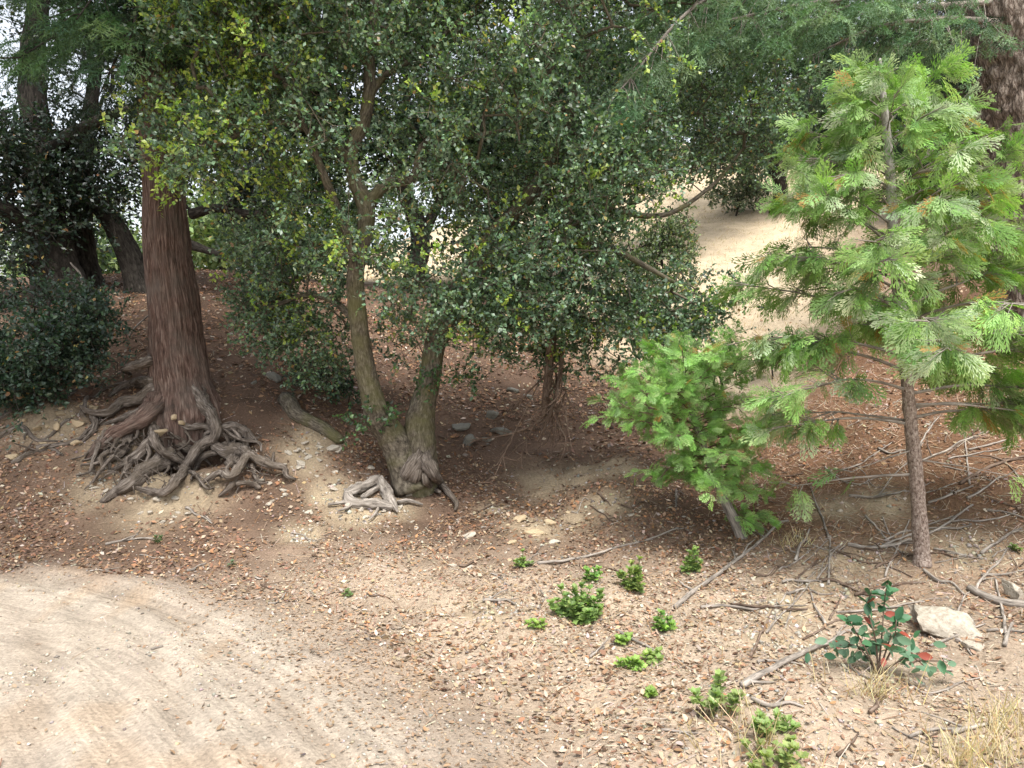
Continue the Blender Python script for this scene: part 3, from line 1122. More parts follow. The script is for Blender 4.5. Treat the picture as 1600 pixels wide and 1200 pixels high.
for i, pts in enumerate([[(720, 700, 60), (640, 820, 55), (590, 900, 40), (560, 960, 22)], [(750, 700, 50), (810, 820, 42), (870, 910, 26), (940, 990, 22), (985, 1050, 17), (975, 1095, 7)], [(690, 760, 60), (680, 850, 50), (640, 890, 30)], [(770, 800, 45), (760, 880, 30), (810, 940, 20), (870, 970, 10)]]):
    P, R = k3(pts, .09)
    P[0] = at(500 + pts[0][0] * c3, 560 + pts[0][1] * c3, 6.5)
    P[1] = at(500 + pts[1][0] * c3, 560 + pts[1][1] * c3, 6.38)
    b = MB()
    b.tube(P, R, 16, rough=.2, seed=40 + i, freq=12, step=.025)
    part(b, 'root', M_ROOT, oak)

# weathered dead root crown lying below the oak
dr = thing('weathered_root', 'grey weathered stump of twisted root wood left of the oak foot', 'dead wood', on_ground(560, 790))
for i, pts in enumerate([[(190, 985, 32), (300, 940, 36), (430, 880, 30)], [(430, 880, 34), (480, 980, 40), (520, 1050, 30), (560, 1110, 8)], [(190, 990, 34), (235, 1050, 36), (400, 1060, 38), (520, 1080, 26)],
                         [(60, 1055, 9), (190, 1040, 14)], [(560, 1040, 14), (650, 1030, 12), (740, 1055, 6)], [(300, 1010, 16), (400, 950, 20), (450, 920, 14)], [(230, 1040, 10), (200, 1080, 10), (130, 1100, 6)], [(430, 1060, 10), (400, 1120, 9), (350, 1170, 5)]]):
    P, R = k3(pts, .05)
    b = MB()
    b.tube(P, R, 22, rough=.32, seed=60 + i, freq=10, step=.014, ridge=.25, rfreq=3, rlen=6)
    part(b, 'wood_limb', M_GREYWOOD, dr)

# ------------------------------------------------------------------ reddish conifer on the bank with its exposed roots
fir = thing('red_barked_conifer', 'big red barked conifer on the left bank with bare hanging roots', 'tree', on_ground(290, 640))
tr = [(298, 725, 6.95, 34), (294, 695, 6.95, 50), (292, 668, 7.0, 60), (290, 640, 7.05, 54), (286, 605, 7.1, 45), (279, 560, 7.12, 40.5), (272, 480, 7.12, 36.5), (262, 400, 7.12, 33), (255, 300, 7.12, 29), (248, 150, 7.12, 27), (242, 0, 7.12, 25), (236, -300, 7.12, 22), (230, -900, 7.12, 14), (228, -1300, 7.12, 6)]
P, R = pl(tr)
b = MB()
PR = catmull(np.hstack([P, R[:, None]]), 400)
cut = int(np.argmax(PR[:, 2] > 4.2))
b.tube(PR[:cut, :3], PR[:cut, 3], 110, rough=.05, seed=2, freq=1.6, step=.03, lobes=.035, ridge=.10, rfreq=6.5, rlen=1.6, tip=False)
b.tube(PR[cut - 1:, :3], PR[cut - 1:, 3], 24, rough=.05, seed=2, freq=1.6, step=.2)
part(b, 'trunk', M_REDBARK, fir)
cr = 380 / 1600
ROOTS = [
    [(640, 260, 75, .30), (560, 370, 62, .26), (430, 450, 50, .22), (300, 515, 42, .15), (205, 600, 30, .08), (145, 665, 14, .0)],
    [(600, 400, 40, .32), (590, 520, 32, .30), (640, 610, 27, .28), (720, 650, 22, .25), (800, 695, 12, .2)],
    [(985, 520, 34, .25), (900, 575, 34, .28), (840, 650, 34, .30), (800, 730, 33, .26), (735, 810, 32, .2), (680, 870, 28, .14), (600, 880, 24, .1), (480, 855, 14, .06)],
    [(860, 220, 62, .2), (930, 320, 42, .26), (985, 400, 36, .28), (1000, 480, 34, .28), (975, 550, 28, .26)],
    [(1000, 490, 30, .2), (1080, 455, 34, .18), (1170, 475, 36, .14), (1265, 545, 14, .06)],
    [(985, 565, 28, .22), (1080, 615, 46, .2), (1170, 605, 46, .2), (1225, 645, 28, .18)],
    [(1200, 640, 28, .2), (1140, 740, 27, .2), (1090, 785, 25, .17), (1030, 752, 20, .15), (960, 785, 19, .1), (895, 835, 9, .02)],
    [(1225, 630, 26, .18), (1285, 668, 29, .18), (1360, 702, 24, .16), (1445, 720, 22, .12), (1462, 775, 17, .08), (1525, 795, 8, .02)],
    [(1130, 770, 18, .14), (1090, 850, 18, .1), (1020, 905, 9, .02)],
    [(1130, 825, 17, .1), (1230, 820, 18, .08), (1290, 850, 14, .03)],
    [(700, 640, 64, .1), (560, 720, 56, .1), (430, 830, 46, .08), (340, 880, 36, .05), (250, 945, 20, .0)],
    [(610, 190, 50, .12), (500, 265, 36, .16), (380, 290, 32, .16), (290, 355, 26, .14), (170, 350, 18, .14), (105, 310, 8, .15)],
    [(600, 150, 40, .05), (480, 160, 34, .08), (380, 190, 22, .05), (300, 250, 12, .02)],
    [(600, 310, 36, .1), (450, 370, 28, .08), (330, 412, 18, .04), (240, 440, 10, .0)],
    [(580, 10, 34, .04), (470, 50, 28, .06), (395, 75, 18, .04), (440, 105, 8, .02)],
    [(570, 530, 22, .2), (480, 610, 18, .16), (380, 690, 13, .08), (330, 720, 7, .02)],
    [(1000, 615, 22, .2), (905, 650, 20, .2), (865, 730, 15, .16), (835, 795, 7, .1)],
    [(190, 380, 22, .06), (205, 450, 18, .05), (110, 565, 9, .0)],
    [(230, 655, 16, .08), (190, 700, 13, .05), (200, 765, 7, .0)],
    [(420, 500, 30, .1), (400, 600, 26, .08), (300, 670, 18, .05), (210, 690, 12, .02)],
    [(760, 430, 26, .2), (830, 455, 24, .2), (910, 450, 22, .2), (990, 470, 18, .2)],
    [(800, 480, 9, .2), (830, 530, 7, .22), (790, 580, 7, .2), (740, 600, 5, .18)],
    [(830, 530, 7, .22), (880, 570, 6, .2), (870, 610, 4, .15)],
    [(540, 560, 26, .14), (500, 640, 24, .12), (420, 690, 20, .08), (300, 740, 10, .02)],
    [(1060, 470, 8, .22), (1150, 530, 12, .22), (1280, 555, 9, .18), (1300, 610, 6, .12)],
    [(760, 560, 30, .1), (820, 600, 26, .1), (900, 610, 24, .1)],
    [(1090, 560, 60, .05), (1140, 640, 55, .04), (1100, 700, 40, .02)],
    [(640, 680, 10, .18), (690, 715, 9, .18), (660, 760, 6, .1)],
    [(1380, 620, 9, .1), (1370, 690, 12, .12)], [(1240, 700, 14, .1), (1260, 780, 14, .08), (1300, 830, 9, .02)]]


def root_pts(pts):
    P, R = [], []
    for x, y, r, off in pts:
        px, py = 100 + x * cr, 560 + y * cr
        g = hit(px, py)
        if g[1] > 7.6:
            g = at(px, py, 7.0)
        d = unit(np.array([0, 0, CAMZ]) - g)
        p = g + d * off
        P.append(p)
        R.append(r * cr * p[1] / F)
    return np.array(P), np.array(R)


for i, pts in enumerate(ROOTS):
    P, R = root_pts(pts)
    if i in (0, 1, 3, 11, 12, 13):
        k = np.array(at(100 + pts[0][0] * cr, 560 + pts[0][1] * cr, 6.95))
        P[0] = k
    b = MB()
    b.tube(P, R, 22 if R.max() > .03 else 10, rough=.26, seed=80 + i, freq=9, step=.014, lobes=.08, ridge=.14, rfreq=3.2, rlen=7)
    # side rootlets
    part(b, 'root', M_REDBARK if i in (0,) else M_ROOT, fir)
for q in range(34):
    x, y = rng.uniform(230, 1200), rng.uniform(440, 720)
    a = rng.normal(.9 if x > 650 else 2.2, .55)
    l = rng.uniform(120, 300)
    pts, r = [], rng.uniform(9, 19)
    for j in range(5):
        t = j / 4
        pts.append((x + l * t * math.cos(a) + rng.normal() * 14, min(y + l * t * abs(math.sin(a)) + rng.normal() * 14, 900), r * (1 - .65 * t), .20 * (1 - t) + .02))
    P, R = root_pts(pts)
    if np.linalg.norm(np.diff(P, axis=0), axis=1).max() > .45:
        continue
    b = MB()
    b.tube(P, R, 9, rough=.3, seed=200 + q, freq=14, step=.018)
    part(b, 'root', M_ROOT, fir)
b = MB()
for q in range(140):
    x, y = rng.uniform(250, 1350), rng.uniform(480, 820)
    p = root_pts([(x, y, 4, rng.uniform(.05, .22))])[0][0]
    pts = [p]
    d = randdir(1)[0] * np.array([1, .5, .8])
    for s in range(4):
        d = unit(d + .7 * randdir(1)[0] + [0, 0, -.2])
        pts.append(pts[-1] + d * .05)
    b.tube(np.array(pts), np.linspace(.006, .002, 5) * rng.uniform(.6, 1.3), 5, step=.02)
part(b, 'rootlets', M_ROOT, fir)


# ---- conifer bough: limb with flat needle sprays
def needle_template():
    V, Fq = [], []
    r = np.random.default_rng(4)
    tw = [(np.array([0, 0, 0.]), np.array([1, 0, 0.]), 1.0)]
    for t in (.15, .3, .45, .6, .75):
        for s in (-1, 1):
            tw.append((np.array([t, 0, 0]), unit(np.array([.75, s * .7, r.normal() * .1 - .1])), .5 * (1 - t) + .16))
    for o, d, l in tw:
        k = int(18 * l) + 4
        for j in range(k):
            t = (j + r.uniform()) / k
            p = o + d * l * t
            q = unit(d * .8 + r.normal(size=3) * .75)
            s = unit(np.cross(q, r.normal(size=3))) * .013
            n = len(V)
            V += [p - s, p + s, p + q * .15]
            Fq.append([n, n + 1, n + 2])
        n = len(V)
        s = np.array([0, 0, .009])
        V += [o - s, o + s, o + d * l]
        Fq.append([n, n + 1, n + 2])
    return np.array(V), np.array(Fq)


NT, NTF = needle_template()


def bough(parent, P, R, n, size, cols, w, droop=.5, spread=.5, mat=M_GREYWOOD, dead=6, name='bough'):
    """one limb with side branchlets and needle sprays"""
    b = MB()
    b.tube(P, R, 7, rough=.12, seed=int(rng.integers(99)), step=.08)
    C_ = catmull(P, 40)
    Tn = unit(np.gradient(C_, axis=0))
    k = rng.integers(5, 40, n)
    k = np.clip(k, 0, 39)
    o = C_[k]
    side = unit(np.cross(Tn[k], [0, 0, 1.])) * rng.choice([-1, 1], (n, 1))
    d = unit(Tn[k] * .7 + side * rng.uniform(.2, 1.2, (n, 1)) + rng.normal(size=(n, 3)) * .25 + np.array([0, 0, -droop * .4]))
    off = rng.uniform(0, spread, n) * (1.2 - k / 60)
    p = o + d * off[:, None] + np.array([0, 0, -1.]) * (droop * off * off)[:, None]
    d2 = unit(d + np.stack([0 * off, 0 * off, -droop * (0.4 + off)], -1) + rng.normal(size=(n, 3)) * .2)
    for q in range(0, n, 3):
        b.tube(np.array([o[q], (o[q] + p[q]) / 2 + [0, 0, .02], p[q] + d2[q] * size * .5]), [.006, .004, .002], 4, tip=False)
    for q in range(dead):
        o_ = C_[rng.integers(4, 36)]
        dd = unit(rng.normal(size=3) * .6 + [0, 0, -.8])
        b.tube(np.array([o_, o_ + dd * .15 + rng.normal(size=3) * .03, o_ + dd * .3 + rng.normal(size=3) * .06]), [.006, .004, .002], 4, tip=False)
    lim = b.build(name, mat, parent, True, origin=np.array(parent.location))
    nn = unit(rng.normal(size=(n, 3)) * .35 + [0, -.1, 1])
    V, Fc = stamp(NT, NTF, p, d2, nn, size * rng.uniform(.7, 1.25, n), size * rng.uniform(.8, 1.2, n))
    c = np.repeat(palette(n, cols, w, .15), len(NT), 0)
    m = MB()
    m.add(V, Fc, c)
    m.build('needles', M_FIR, lim, origin=np.array(parent.location))['kind'] = 'stuff'
    return lim


FIRG = [(.07, .14, .065), (.11, .20, .085), (.05, .10, .055), (.16, .26, .12)]
FIRD = [(.025, .045, .03), (.035, .062, .038), (.05, .085, .045)]
fT = lambda py: at(245, py, 7.12)
for (py, tip, n, cols) in ((60, (30, 90, 5.6), 120, FIRG), (-40, (120, 30, 5.4), 120, FIRG), (20, (200, 70, 5.6), 80, FIRG), (-80, (-60, 20, 5.8), 100, FIRG), (-60, (260, 120, 6.2), 80, FIRD), (60, (150, 160, 7.2), 60, FIRD), (100, (330, 110, 8.0), 70, FIRD), (60, (80, 110, 8.2), 70, FIRD), (-160, (0, -80, 5.0), 120, FIRG), (-200, (250, -120, 4.6), 140, FIRG), (-250, (450, -180, 5.2), 120, FIRG), (-150, (-150, -60, 7), 100, FIRD), (-350, (60, -250, 5.2), 120, FIRG), (-400, (330, -300, 5.0), 120, FIRG), (-450, (-150, -350, 7), 110, FIRD), (-550, (150, -450, 5.6), 110, FIRG), (-600, (400, -520, 7), 110, FIRD), (-800, (150, -700, 6), 100, FIRG), (-750, (300, -650, 8), 100, FIRD)):
    a, t = fT(py), at(*tip)
    mid = (a + t) / 2 + [0, 0, .25]
    P = np.array([a, a * .7 + mid * .3 + [0, 0, .08], mid, t])
    hi = t[2] > 5.2
    bough(fir, P, np.array([.03, .024, .015, .004]), n // 3 if hi else int(n * .8), .42 if hi else .28, cols, [3, 3, 2, 1][:len(cols)], droop=.5, spread=.55, mat=M_DARKBARK)

for (z0, tx_, ty_, tz_, n) in ((5.2, -4.6, 3.6, 5.2, 150), (5.6, -3.4, 3.2, 5.6, 170), (5.8, -2.7, 3.5, 5.8, 170), (6.4, -5.4, 4.4, 6.2, 140), (6.6, -4.0, 3.0, 6.8, 150), (6.8, -2.8, 3.0, 7.0, 150), (7.6, -4.8, 3.4, 7.6, 130), (8.0, -3.2, 3.6, 8.2, 130), (5.4, -5.6, 5.2, 5.0, 120), (7.0, -6.2, 4.6, 7.0, 110)):  # unseen boughs added overhead to shade the left bank and track
    a, t = np.array([-3.38, 7.12, z0]), np.array([tx_, ty_, tz_])
    P = np.array([a, a * .65 + t * .35 + [0, 0, .25], a * .3 + t * .7 + [0, 0, .3], t])
    bough(fir, P, np.array([.04, .03, .02, .005]), int(n * .34), .58, FIRG, [3, 3, 2, 1], droop=.4, spread=.75, mat=M_DARKBARK)

# ------------------------------------------------------------------ plated fir trunk at the right edge with drooping boughs
bigf = thing('plated_bark_fir', 'huge fir trunk with plated brown bark at the right edge', 'tree', np.array([at(1600, 520, 8.6)[0], 8.6, H(at(1600, 520, 8.6)[0], 8.6)]))
P, R = pl([(1668, 560, 8.6, 110), (1655, 480, 8.6, 90), (1640, 380, 8.6, 82), (1625, 260, 8.6, 77), (1612, 120, 8.6, 75), (1600, 0, 8.6, 73), (1580, -300, 8.6, 66), (1560, -900, 8.6, 45), (1550, -1300, 8.6, 25)])
P[0, 2] = min(P[0, 2], H(P[0, 0], P[0, 1]) - .1)
b = MB()
PR = catmull(np.hstack([P, R[:, None]]), 400)
cut = int(np.argmax(PR[:, 2] > 6.0))
b.tube(PR[:cut, :3], PR[:cut, 3], 120, rough=.03, seed=9, freq=2, step=.035, ridge=.075, rfreq=8, rlen=4.5, tip=False)
b.tube(PR[cut - 1:, :3], PR[cut - 1:, 3], 24, rough=.03, seed=9, freq=2, step=.2)
part(b, 'trunk', M_FIRBARK, bigf)
FIRL = [(.14, .24, .13), (.19, .30, .16), (.25, .36, .22), (.10, .18, .10)]
for (py, pts, n, cols, dr_) in ((-60, [(1350, -40, 7.6), (1120, -10, 6.6), (960, 150, 6.0)], 230, FIRL, .9), (-20, [(1400, -10, 7.8), (1240, 10, 7.2), (1060, 50, 6.8)], 190, FIRL, .7), (0, [(1450, 10, 8), (1330, 10, 7.6), (1200, 60, 7.2)], 170, FIRL, .8), (40, [(1500, 30, 8), (1380, 40, 7.8), (1260, 90, 7.6)], 150, FIRL + FIRD, 1.1),
                              (-120, [(1380, -80, 8), (1150, -40, 7.6), (1000, 20, 7.4)], 170, FIRL, .7), (60, [(1520, 60, 9), (1420, 70, 9.2), (1330, 120, 9.4)], 130, FIRD, 1.3), (20, [(1500, 0, 9.5), (1400, 40, 10), (1230, 130, 10.4)], 150, FIRD, 1.3), (-200, [(1400, -180, 7.6), (1200, -120, 7.0), (1080, -60, 6.6)], 120, FIRL, .7), (110, [(1520, 130, 9), (1470, 150, 9.3), (1410, 200, 9.4)], 70, FIRD, 1.4)):
    P = np.array([at(1590, py, 8.6)] + [at(*p) for p in pts])
    bough(bigf, P, np.array([.04, .03, .018, .005]), n, .24, cols, [3, 3, 2, 2, 1, 1, 1][:len(cols)], droop=dr_, spread=.6, mat=M_GREYWOOD, dead=10)


# ------------------------------------------------------------------ incense cedars
def frond_template(seed):
    r = np.random.default_rng(seed)
    V, Q_, TT = [], [], []

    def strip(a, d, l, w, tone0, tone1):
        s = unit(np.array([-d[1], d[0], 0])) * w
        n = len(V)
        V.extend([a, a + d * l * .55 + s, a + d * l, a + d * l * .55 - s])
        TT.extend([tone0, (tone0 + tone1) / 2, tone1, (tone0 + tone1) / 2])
        Q_.append([n, n + 1, n + 2, n + 3])
    ax_ = np.array([1., 0, 0])
    strip(np.zeros(3), ax_, 1.0, .018, 0, .9)
    for k, t in enumerate(np.linspace(.1, .9, 9)):
        s = 1 if k % 2 else -1
        L = (.42 * math.sin(math.pi * (.25 + .7 * t)) + .05) * r.uniform(.8, 1.15)
        a = ax_ * t
        an = s * r.uniform(.38, .58)
        d = np.array([math.cos(an), math.sin(an), r.normal() * .06])
        strip(a, d, L, .017, .25, 1)
        for u in np.linspace(.3, .85, 2 + k % 2):
            for s2 in (-1, 1):
                if r.uniform() < .85:
                    an2 = an + s2 * r.uniform(.3, .5)
                    d2 = np.array([math.cos(an2), math.sin(an2), r.normal() * .1])
                    strip(a + d * L * u, d2, L * .5 * (1.15 - u * .6), .018, .5, 1)
    V = np.array(V)
    V[:, 2] -= .30 * V[:, 0] ** 2 + .25 * V[:, 1] ** 2
    return V, np.array(Q_), np.array(TT)


FR = [frond_template(s) for s in (1, 2, 3)]


def fronds(mb_, P, D, N_, L, base, tip, jit=.15):
    for f in range(3):
        V, Q4, TT = FR[f]
        s = slice(f, None, 3)
        if len(P[s]) == 0:
            continue
        X, F4 = stamp(V, Q4, P[s], D[s], N_[s], L[s], L[s])
        n, m = len(P[s]), len(V)
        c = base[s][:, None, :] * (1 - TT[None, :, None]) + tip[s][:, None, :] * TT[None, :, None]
        mb_.add(X, F4, c.reshape(-1, 3))


def cedar(root, trunk_pts, branches, base_cols, tip_cols, per_m, flen, mat_tr, mat_br, dead_frac=.03, clear=False, dens=9, spread=.30, droop=.5):
    """branches: list of (start, direction(azimuth), rise, length, bare fraction, radius)"""
    P, R = pl(trunk_pts)
    b = MB()
    b.tube(P, R, 20, rough=.1, seed=5, freq=12, step=.025)
    part(b, 'trunk', mat_tr, root)
    if clear:                                            # smooth pale leader above the barked trunk
        b = MB()
        b.tube(P[-5:], R[-5:] * 1.12 + .001, 14, rough=.06, seed=8, freq=12, step=.03)
        part(b, 'leader', M_PALEWOOD, root)
    for (s, az, rise, L, bare, rad, sag) in branches:
        d = np.array([math.cos(az), math.sin(az), 0])
        t = np.linspace(0, 1, 9)[:, None]
        pts = s + d * L * t + np.array([0, 0, 1]) * (rise * L * t - sag * L * t * t) + np.cumsum(rng.normal(size=(9, 3)), 0) * .012 * L * t
        bb = MB()
        bb.tube(pts, np.linspace(rad, rad * .25, 9), 6, rough=.1, step=.05)
        Tn = unit(np.gradient(pts, axis=0))
        n = max(3, int(per_m * L * (1 - bare)))
        ncl = max(2, int(round(L * (1 - bare) * dens)))
        cu = bare + (1 - bare) * (np.arange(ncl) + rng.uniform(.3, 1, ncl)) / ncl
        ci = rng.integers(0, ncl, n)
        u = np.clip(cu[ci] + rng.normal(size=n) * .02, 0, 1)
        cd_ = rng.normal(size=(ncl, 3))
        cs_ = np.where(np.arange(ncl) % 2, 1, -1)[:, None]
        co = rng.uniform(.3, 1, ncl)
        cshade = 1 + .18 * rng.normal(size=(ncl, 1))
        k = np.minimum((u * 8).astype(int), 7)
        fr = (u * 8 - k)[:, None]
        o = pts[k] * (1 - fr) + pts[k + 1] * fr
        tn = Tn[k]
        side = unit(np.cross(tn, [0, 0, 1.])) * cs_[ci]
        base_d = unit(tn * .75 + side * .65 + cd_[ci] * .22 + np.array([0, 0, .12]))
        dl = unit(base_d + rng.normal(size=(n, 3)) * .34)
        out = co[ci] * rng.uniform(.15, 1, n) * spread * (1.15 - u * .6) * min(1, L * 1.6)
        p = o + unit(base_d * 2.2 + dl) * out[:, None] - np.array([0, 0, 1]) * (out * out * .9)[:, None]
        csh = cshade[ci]
        for q in np.nonzero(out > .07)[0][::2]:
            bb.tube(np.array([o[q], p[q], p[q] + dl[q] * flen * .4 - [0, 0, .01]]), [.004, .003, .0015], 4, tip=False)
        lim = bb.build('branch', mat_br, root, True, origin=np.array(root.location))
        if clear:
            fx, fy, fd = proj(p)
            tx, ty, td = proj(TP)
            kk = np.array([np.argmin(np.abs(ty - v)) for v in fy])
            ok = ~((np.abs(fx - tx[kk]) < 16) & (fd < td[kk]) & (rng.uniform(0, 1, n) < .6) & (fy > 120) & (fy < 430))
            p, dl, csh, n = p[ok], dl[ok], csh[ok], int(ok.sum())
        dn = unit(dl + np.array([0, 0, -droop]) + rng.normal(size=(n, 3)) * .12)
        nn = unit(rng.normal(size=(n, 3)) * .5 + d * .55 + np.array([0, -.1, .65]))
        Ls = flen * rng.uniform(.6, 1.25, n)
        bc = palette(n, base_cols, np.ones(len(base_cols)), .12) * csh
        tc_ = palette(n, tip_cols, np.ones(len(tip_cols)), .12) * csh
        dd = rng.uniform(0, 1, n) < dead_frac
        bc[dd] = palette(int(dd.sum()), [(.40, .22, .07)], [1])
        tc_[dd] = palette(int(dd.sum()), [(.48, .30, .10)], [1])
        fm = MB()
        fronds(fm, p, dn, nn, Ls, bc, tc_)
        fm.build('foliage', M_CEDAR, lim, origin=np.array(root.location))['kind'] = 'stuff'


ctr = [(1441, 885, 4.98, 15), (1440, 860, 5, 12.2), (1433, 760, 5, 10.8), (1421, 640, 5, 9.6), (1409, 500, 5, 8.5), (1398, 400, 5, 7), (1390, 260, 5, 6), (1380, 150, 5, 4), (1375, 92, 5, 1.5)]
ced = thing('incense_cedar', 'tall young incense cedar with pale slender trunk on right bank', 'tree', on_ground(1441, 878))
TP = catmull(np.array([at(a, b, c) for a, b, c, r in ctr]), 200)
_, tpy, _ = proj(TP)


def trunk_at(py):
    return TP[np.argmin(np.abs(tpy - py))]


brs = []
# named lower limbs: (py, azimuth deg, rise, length, bare, radius, sag)
for py, az, rise, L, bare, rad, sag in ((742, 182, -.05, .86, .90, .011, .03), (665, 186, .22, .95, .45, .012, .25), (660, 150, .15, .9, .5, .010, .2), (640, 8, .15, 1.05, .4, .012, .2), (630, 350, .1, .9, .4, .010, .2), (610, 200, .3, 1.05, .4, .012, .3), (600, 40, .2, .9, .5, .01, .2), (560, 175, .35, 1.1, .35, .012, .3), (540, 340, .3, .95, .35, .011, .3), (520, 10, .3, 1.1, .35, .012, .3), (615, 2, .25, 1.25, .3, .012, .25), (575, 345, .3, 1.25, .3, .012, .25), (655, 18, .15, 1.2, .35, .012, .2), (590, 25, .3, 1.2, .3, .011, .3), (705, 200, -.1, .5, 1.2, .007, .1), (720, 330, -.05, .55, 1.2, .007, .1)):
    brs.append((trunk_at(py), math.radians(az), rise, L, min(bare, .93), rad, sag))
for q in range(62):
    f = (q + .5) / 62
    py = 590 - f * 480
    az = math.radians((q * 137.5 + rng.normal() * 15) % 360)
    L = (1.14 * (1 - f) ** .8 + .08) * rng.uniform(.75, 1.15)
    if math.sin(az) < -.5:
        L *= .8
    brs.append((trunk_at(py), az, .42 + .45 * f + rng.normal() * .06, L, .28 * (1 - f) + .05, .010 * (1 - f) + .003, .30))
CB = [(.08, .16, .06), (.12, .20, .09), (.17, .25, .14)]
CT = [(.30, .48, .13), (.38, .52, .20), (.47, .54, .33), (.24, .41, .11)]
cedar(ced, ctr, brs, CB, CT, 98, .182, M_CEDARBARK, M_GREYWOOD, .03, True)

sb = [(1160, 842, 5.6, 9), (1148, 815, 5.6, 8), (1125, 765, 5.65, 7), (1100, 700, 5.65, 5.5), (1080, 640, 5.6, 4), (1068, 575, 5.6, 2)]
sc_ = thing('small_cedar', 'short bushy cedar leaning left beside the gully', 'tree', on_ground(1160, 838))
TP = catmull(np.array([at(a, b, c) for a, b, c, r in sb]), 120)
_, tpy, _ = proj(TP)
brs = []
for q in range(84):
    f = q / 84
    py = 760 - f * 190
    az = math.radians((q * 137.5 + rng.normal() * 20) % 360)
    L = (.40 * math.sin(math.pi * (.25 + .62 * f)) + .16) * rng.uniform(.5, 1.25)
    if math.cos(az) > .3 and py > 640:
        L *= .72
    if math.cos(az) < -.3 and py > 620:
        L *= 1.12
    brs.append((trunk_at(py), az, .1 + .75 * f, L, .15, .005, .15))
for az, L in ((20, .28), (-20, .25), (60, .25), (-60, .22)):
    brs.append((trunk_at(805), math.radians(az), .1, L, .1, .004, .2))
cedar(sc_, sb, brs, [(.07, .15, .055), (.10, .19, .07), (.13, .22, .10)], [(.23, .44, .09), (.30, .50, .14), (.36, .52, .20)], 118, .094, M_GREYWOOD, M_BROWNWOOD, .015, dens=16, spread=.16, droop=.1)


# ------------------------------------------------------------------ other broadleaf trees and shrubs
def broadleaf(name, label, cat, base, limbs, Es, n, twigs, leaves_per, tl, ll, pal, w, mat=M_OAKLEAF, bark=M_DARKBARK, group=None, clump=.5, cs=1.2, tip=None, tf=0, tmpl=4, droop=0, wid=.55, seed=0, filt=None, twigtubes=False, jit=.2):
    root = thing(name, label, cat, base, group)
    lines = []
    for i, (P, R) in enumerate(limbs):
        b = MB()
        b.tube(P, R, 14 if R.max() > .05 else 7, rough=.12, seed=seed + i, freq=5, step=max(.04, R.max() * .5))
        part(b, 'trunk' if i == 0 else 'limb', bark, root)
        lines.append(P)
    A = ellipsoid_points(Es, n, clump, cs, seed)
    if filt is not None:
        A = A[filt(*proj(A))]
    NN, br, cnt = grow(lines, A, seg=.25 if len(Es) and max(e[1][0] for e in Es) > 1 else .1)
    bt, lf = MB(), MB()
    for idx in br:
        R = .003 * np.maximum(cnt[idx], 1) ** .42
        R[0] = R[1]
        bt.tube(NN[idx], np.minimum(R, .05), 4, tip=False)
    sprays(np.array([NN[i[-1]] for i in br]), np.array([unit(NN[i[-1]] - NN[i[-2]]) for i in br]), twigs, leaves_per, tl, ll, wid, pal, w, jit, lf, bt if twigtubes else None, tipcol=tip, tipfrac=tf, tmpl=tmpl, droop=droop)
    part(bt, 'branches', bark, root)
    part(lf, 'crown', mat, root, False)
    return root


def gp(px, py, Y):
    p = at(px, py, Y)
    p[2] = H(p[0], p[1])
    return p


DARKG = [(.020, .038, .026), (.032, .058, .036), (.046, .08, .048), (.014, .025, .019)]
# dark oaks at the left
P1 = pl([(105, 475, 10, 48), (88, 430, 10, 38), (72, 340, 10, 27), (60, 230, 10, 22), (50, 120, 10, 18), (60, 0, 10, 14), (70, -150, 10, 9)])
P1b = pl([(80, 390, 10, 20), (40, 345, 9.6, 15), (-20, 320, 9.2, 12), (-80, 310, 9, 9)])
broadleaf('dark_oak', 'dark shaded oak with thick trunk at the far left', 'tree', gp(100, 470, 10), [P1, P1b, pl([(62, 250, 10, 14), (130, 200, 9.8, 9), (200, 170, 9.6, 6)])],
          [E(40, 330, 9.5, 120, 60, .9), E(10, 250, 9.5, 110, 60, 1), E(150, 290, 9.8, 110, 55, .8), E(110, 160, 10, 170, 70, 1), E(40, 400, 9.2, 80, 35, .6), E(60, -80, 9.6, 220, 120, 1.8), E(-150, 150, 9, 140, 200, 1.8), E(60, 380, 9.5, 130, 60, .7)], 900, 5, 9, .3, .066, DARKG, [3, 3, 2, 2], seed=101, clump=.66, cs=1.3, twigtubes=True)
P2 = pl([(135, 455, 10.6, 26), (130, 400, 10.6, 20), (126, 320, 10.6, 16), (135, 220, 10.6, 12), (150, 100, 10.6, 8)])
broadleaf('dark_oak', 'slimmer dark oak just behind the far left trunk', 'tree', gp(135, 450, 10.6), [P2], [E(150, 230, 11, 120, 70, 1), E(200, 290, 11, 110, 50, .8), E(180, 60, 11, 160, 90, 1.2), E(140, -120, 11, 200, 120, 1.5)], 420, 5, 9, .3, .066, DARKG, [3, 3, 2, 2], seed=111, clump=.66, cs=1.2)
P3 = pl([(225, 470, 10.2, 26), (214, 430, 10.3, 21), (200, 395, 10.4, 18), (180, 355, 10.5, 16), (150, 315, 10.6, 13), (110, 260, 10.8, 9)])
broadleaf('leaning_oak', 'dark oak trunk leaning left behind the red conifer', 'tree', gp(222, 462, 10.2), [P3, pl([(300, 335, 10.2, 8), (340, 325, 10, 7), (400, 335, 9.8, 6), (460, 320, 9.6, 4)]), pl([(290, 380, 10.2, 8), (320, 390, 10, 6), (345, 398, 9.8, 4)])], [E(330, 300, 10, 110, 35, .6), E(380, 340, 9.8, 80, 30, .5), E(320, 220, 10.5, 110, 70, .8), E(420, 400, 9.5, 60, 40, .5), E(350, 250, 9.5, 90, 80, .7)], 420, 5, 8, .28, .06, DARKG, [3, 3, 2, 2], seed=121, clump=.6, cs=1.2)
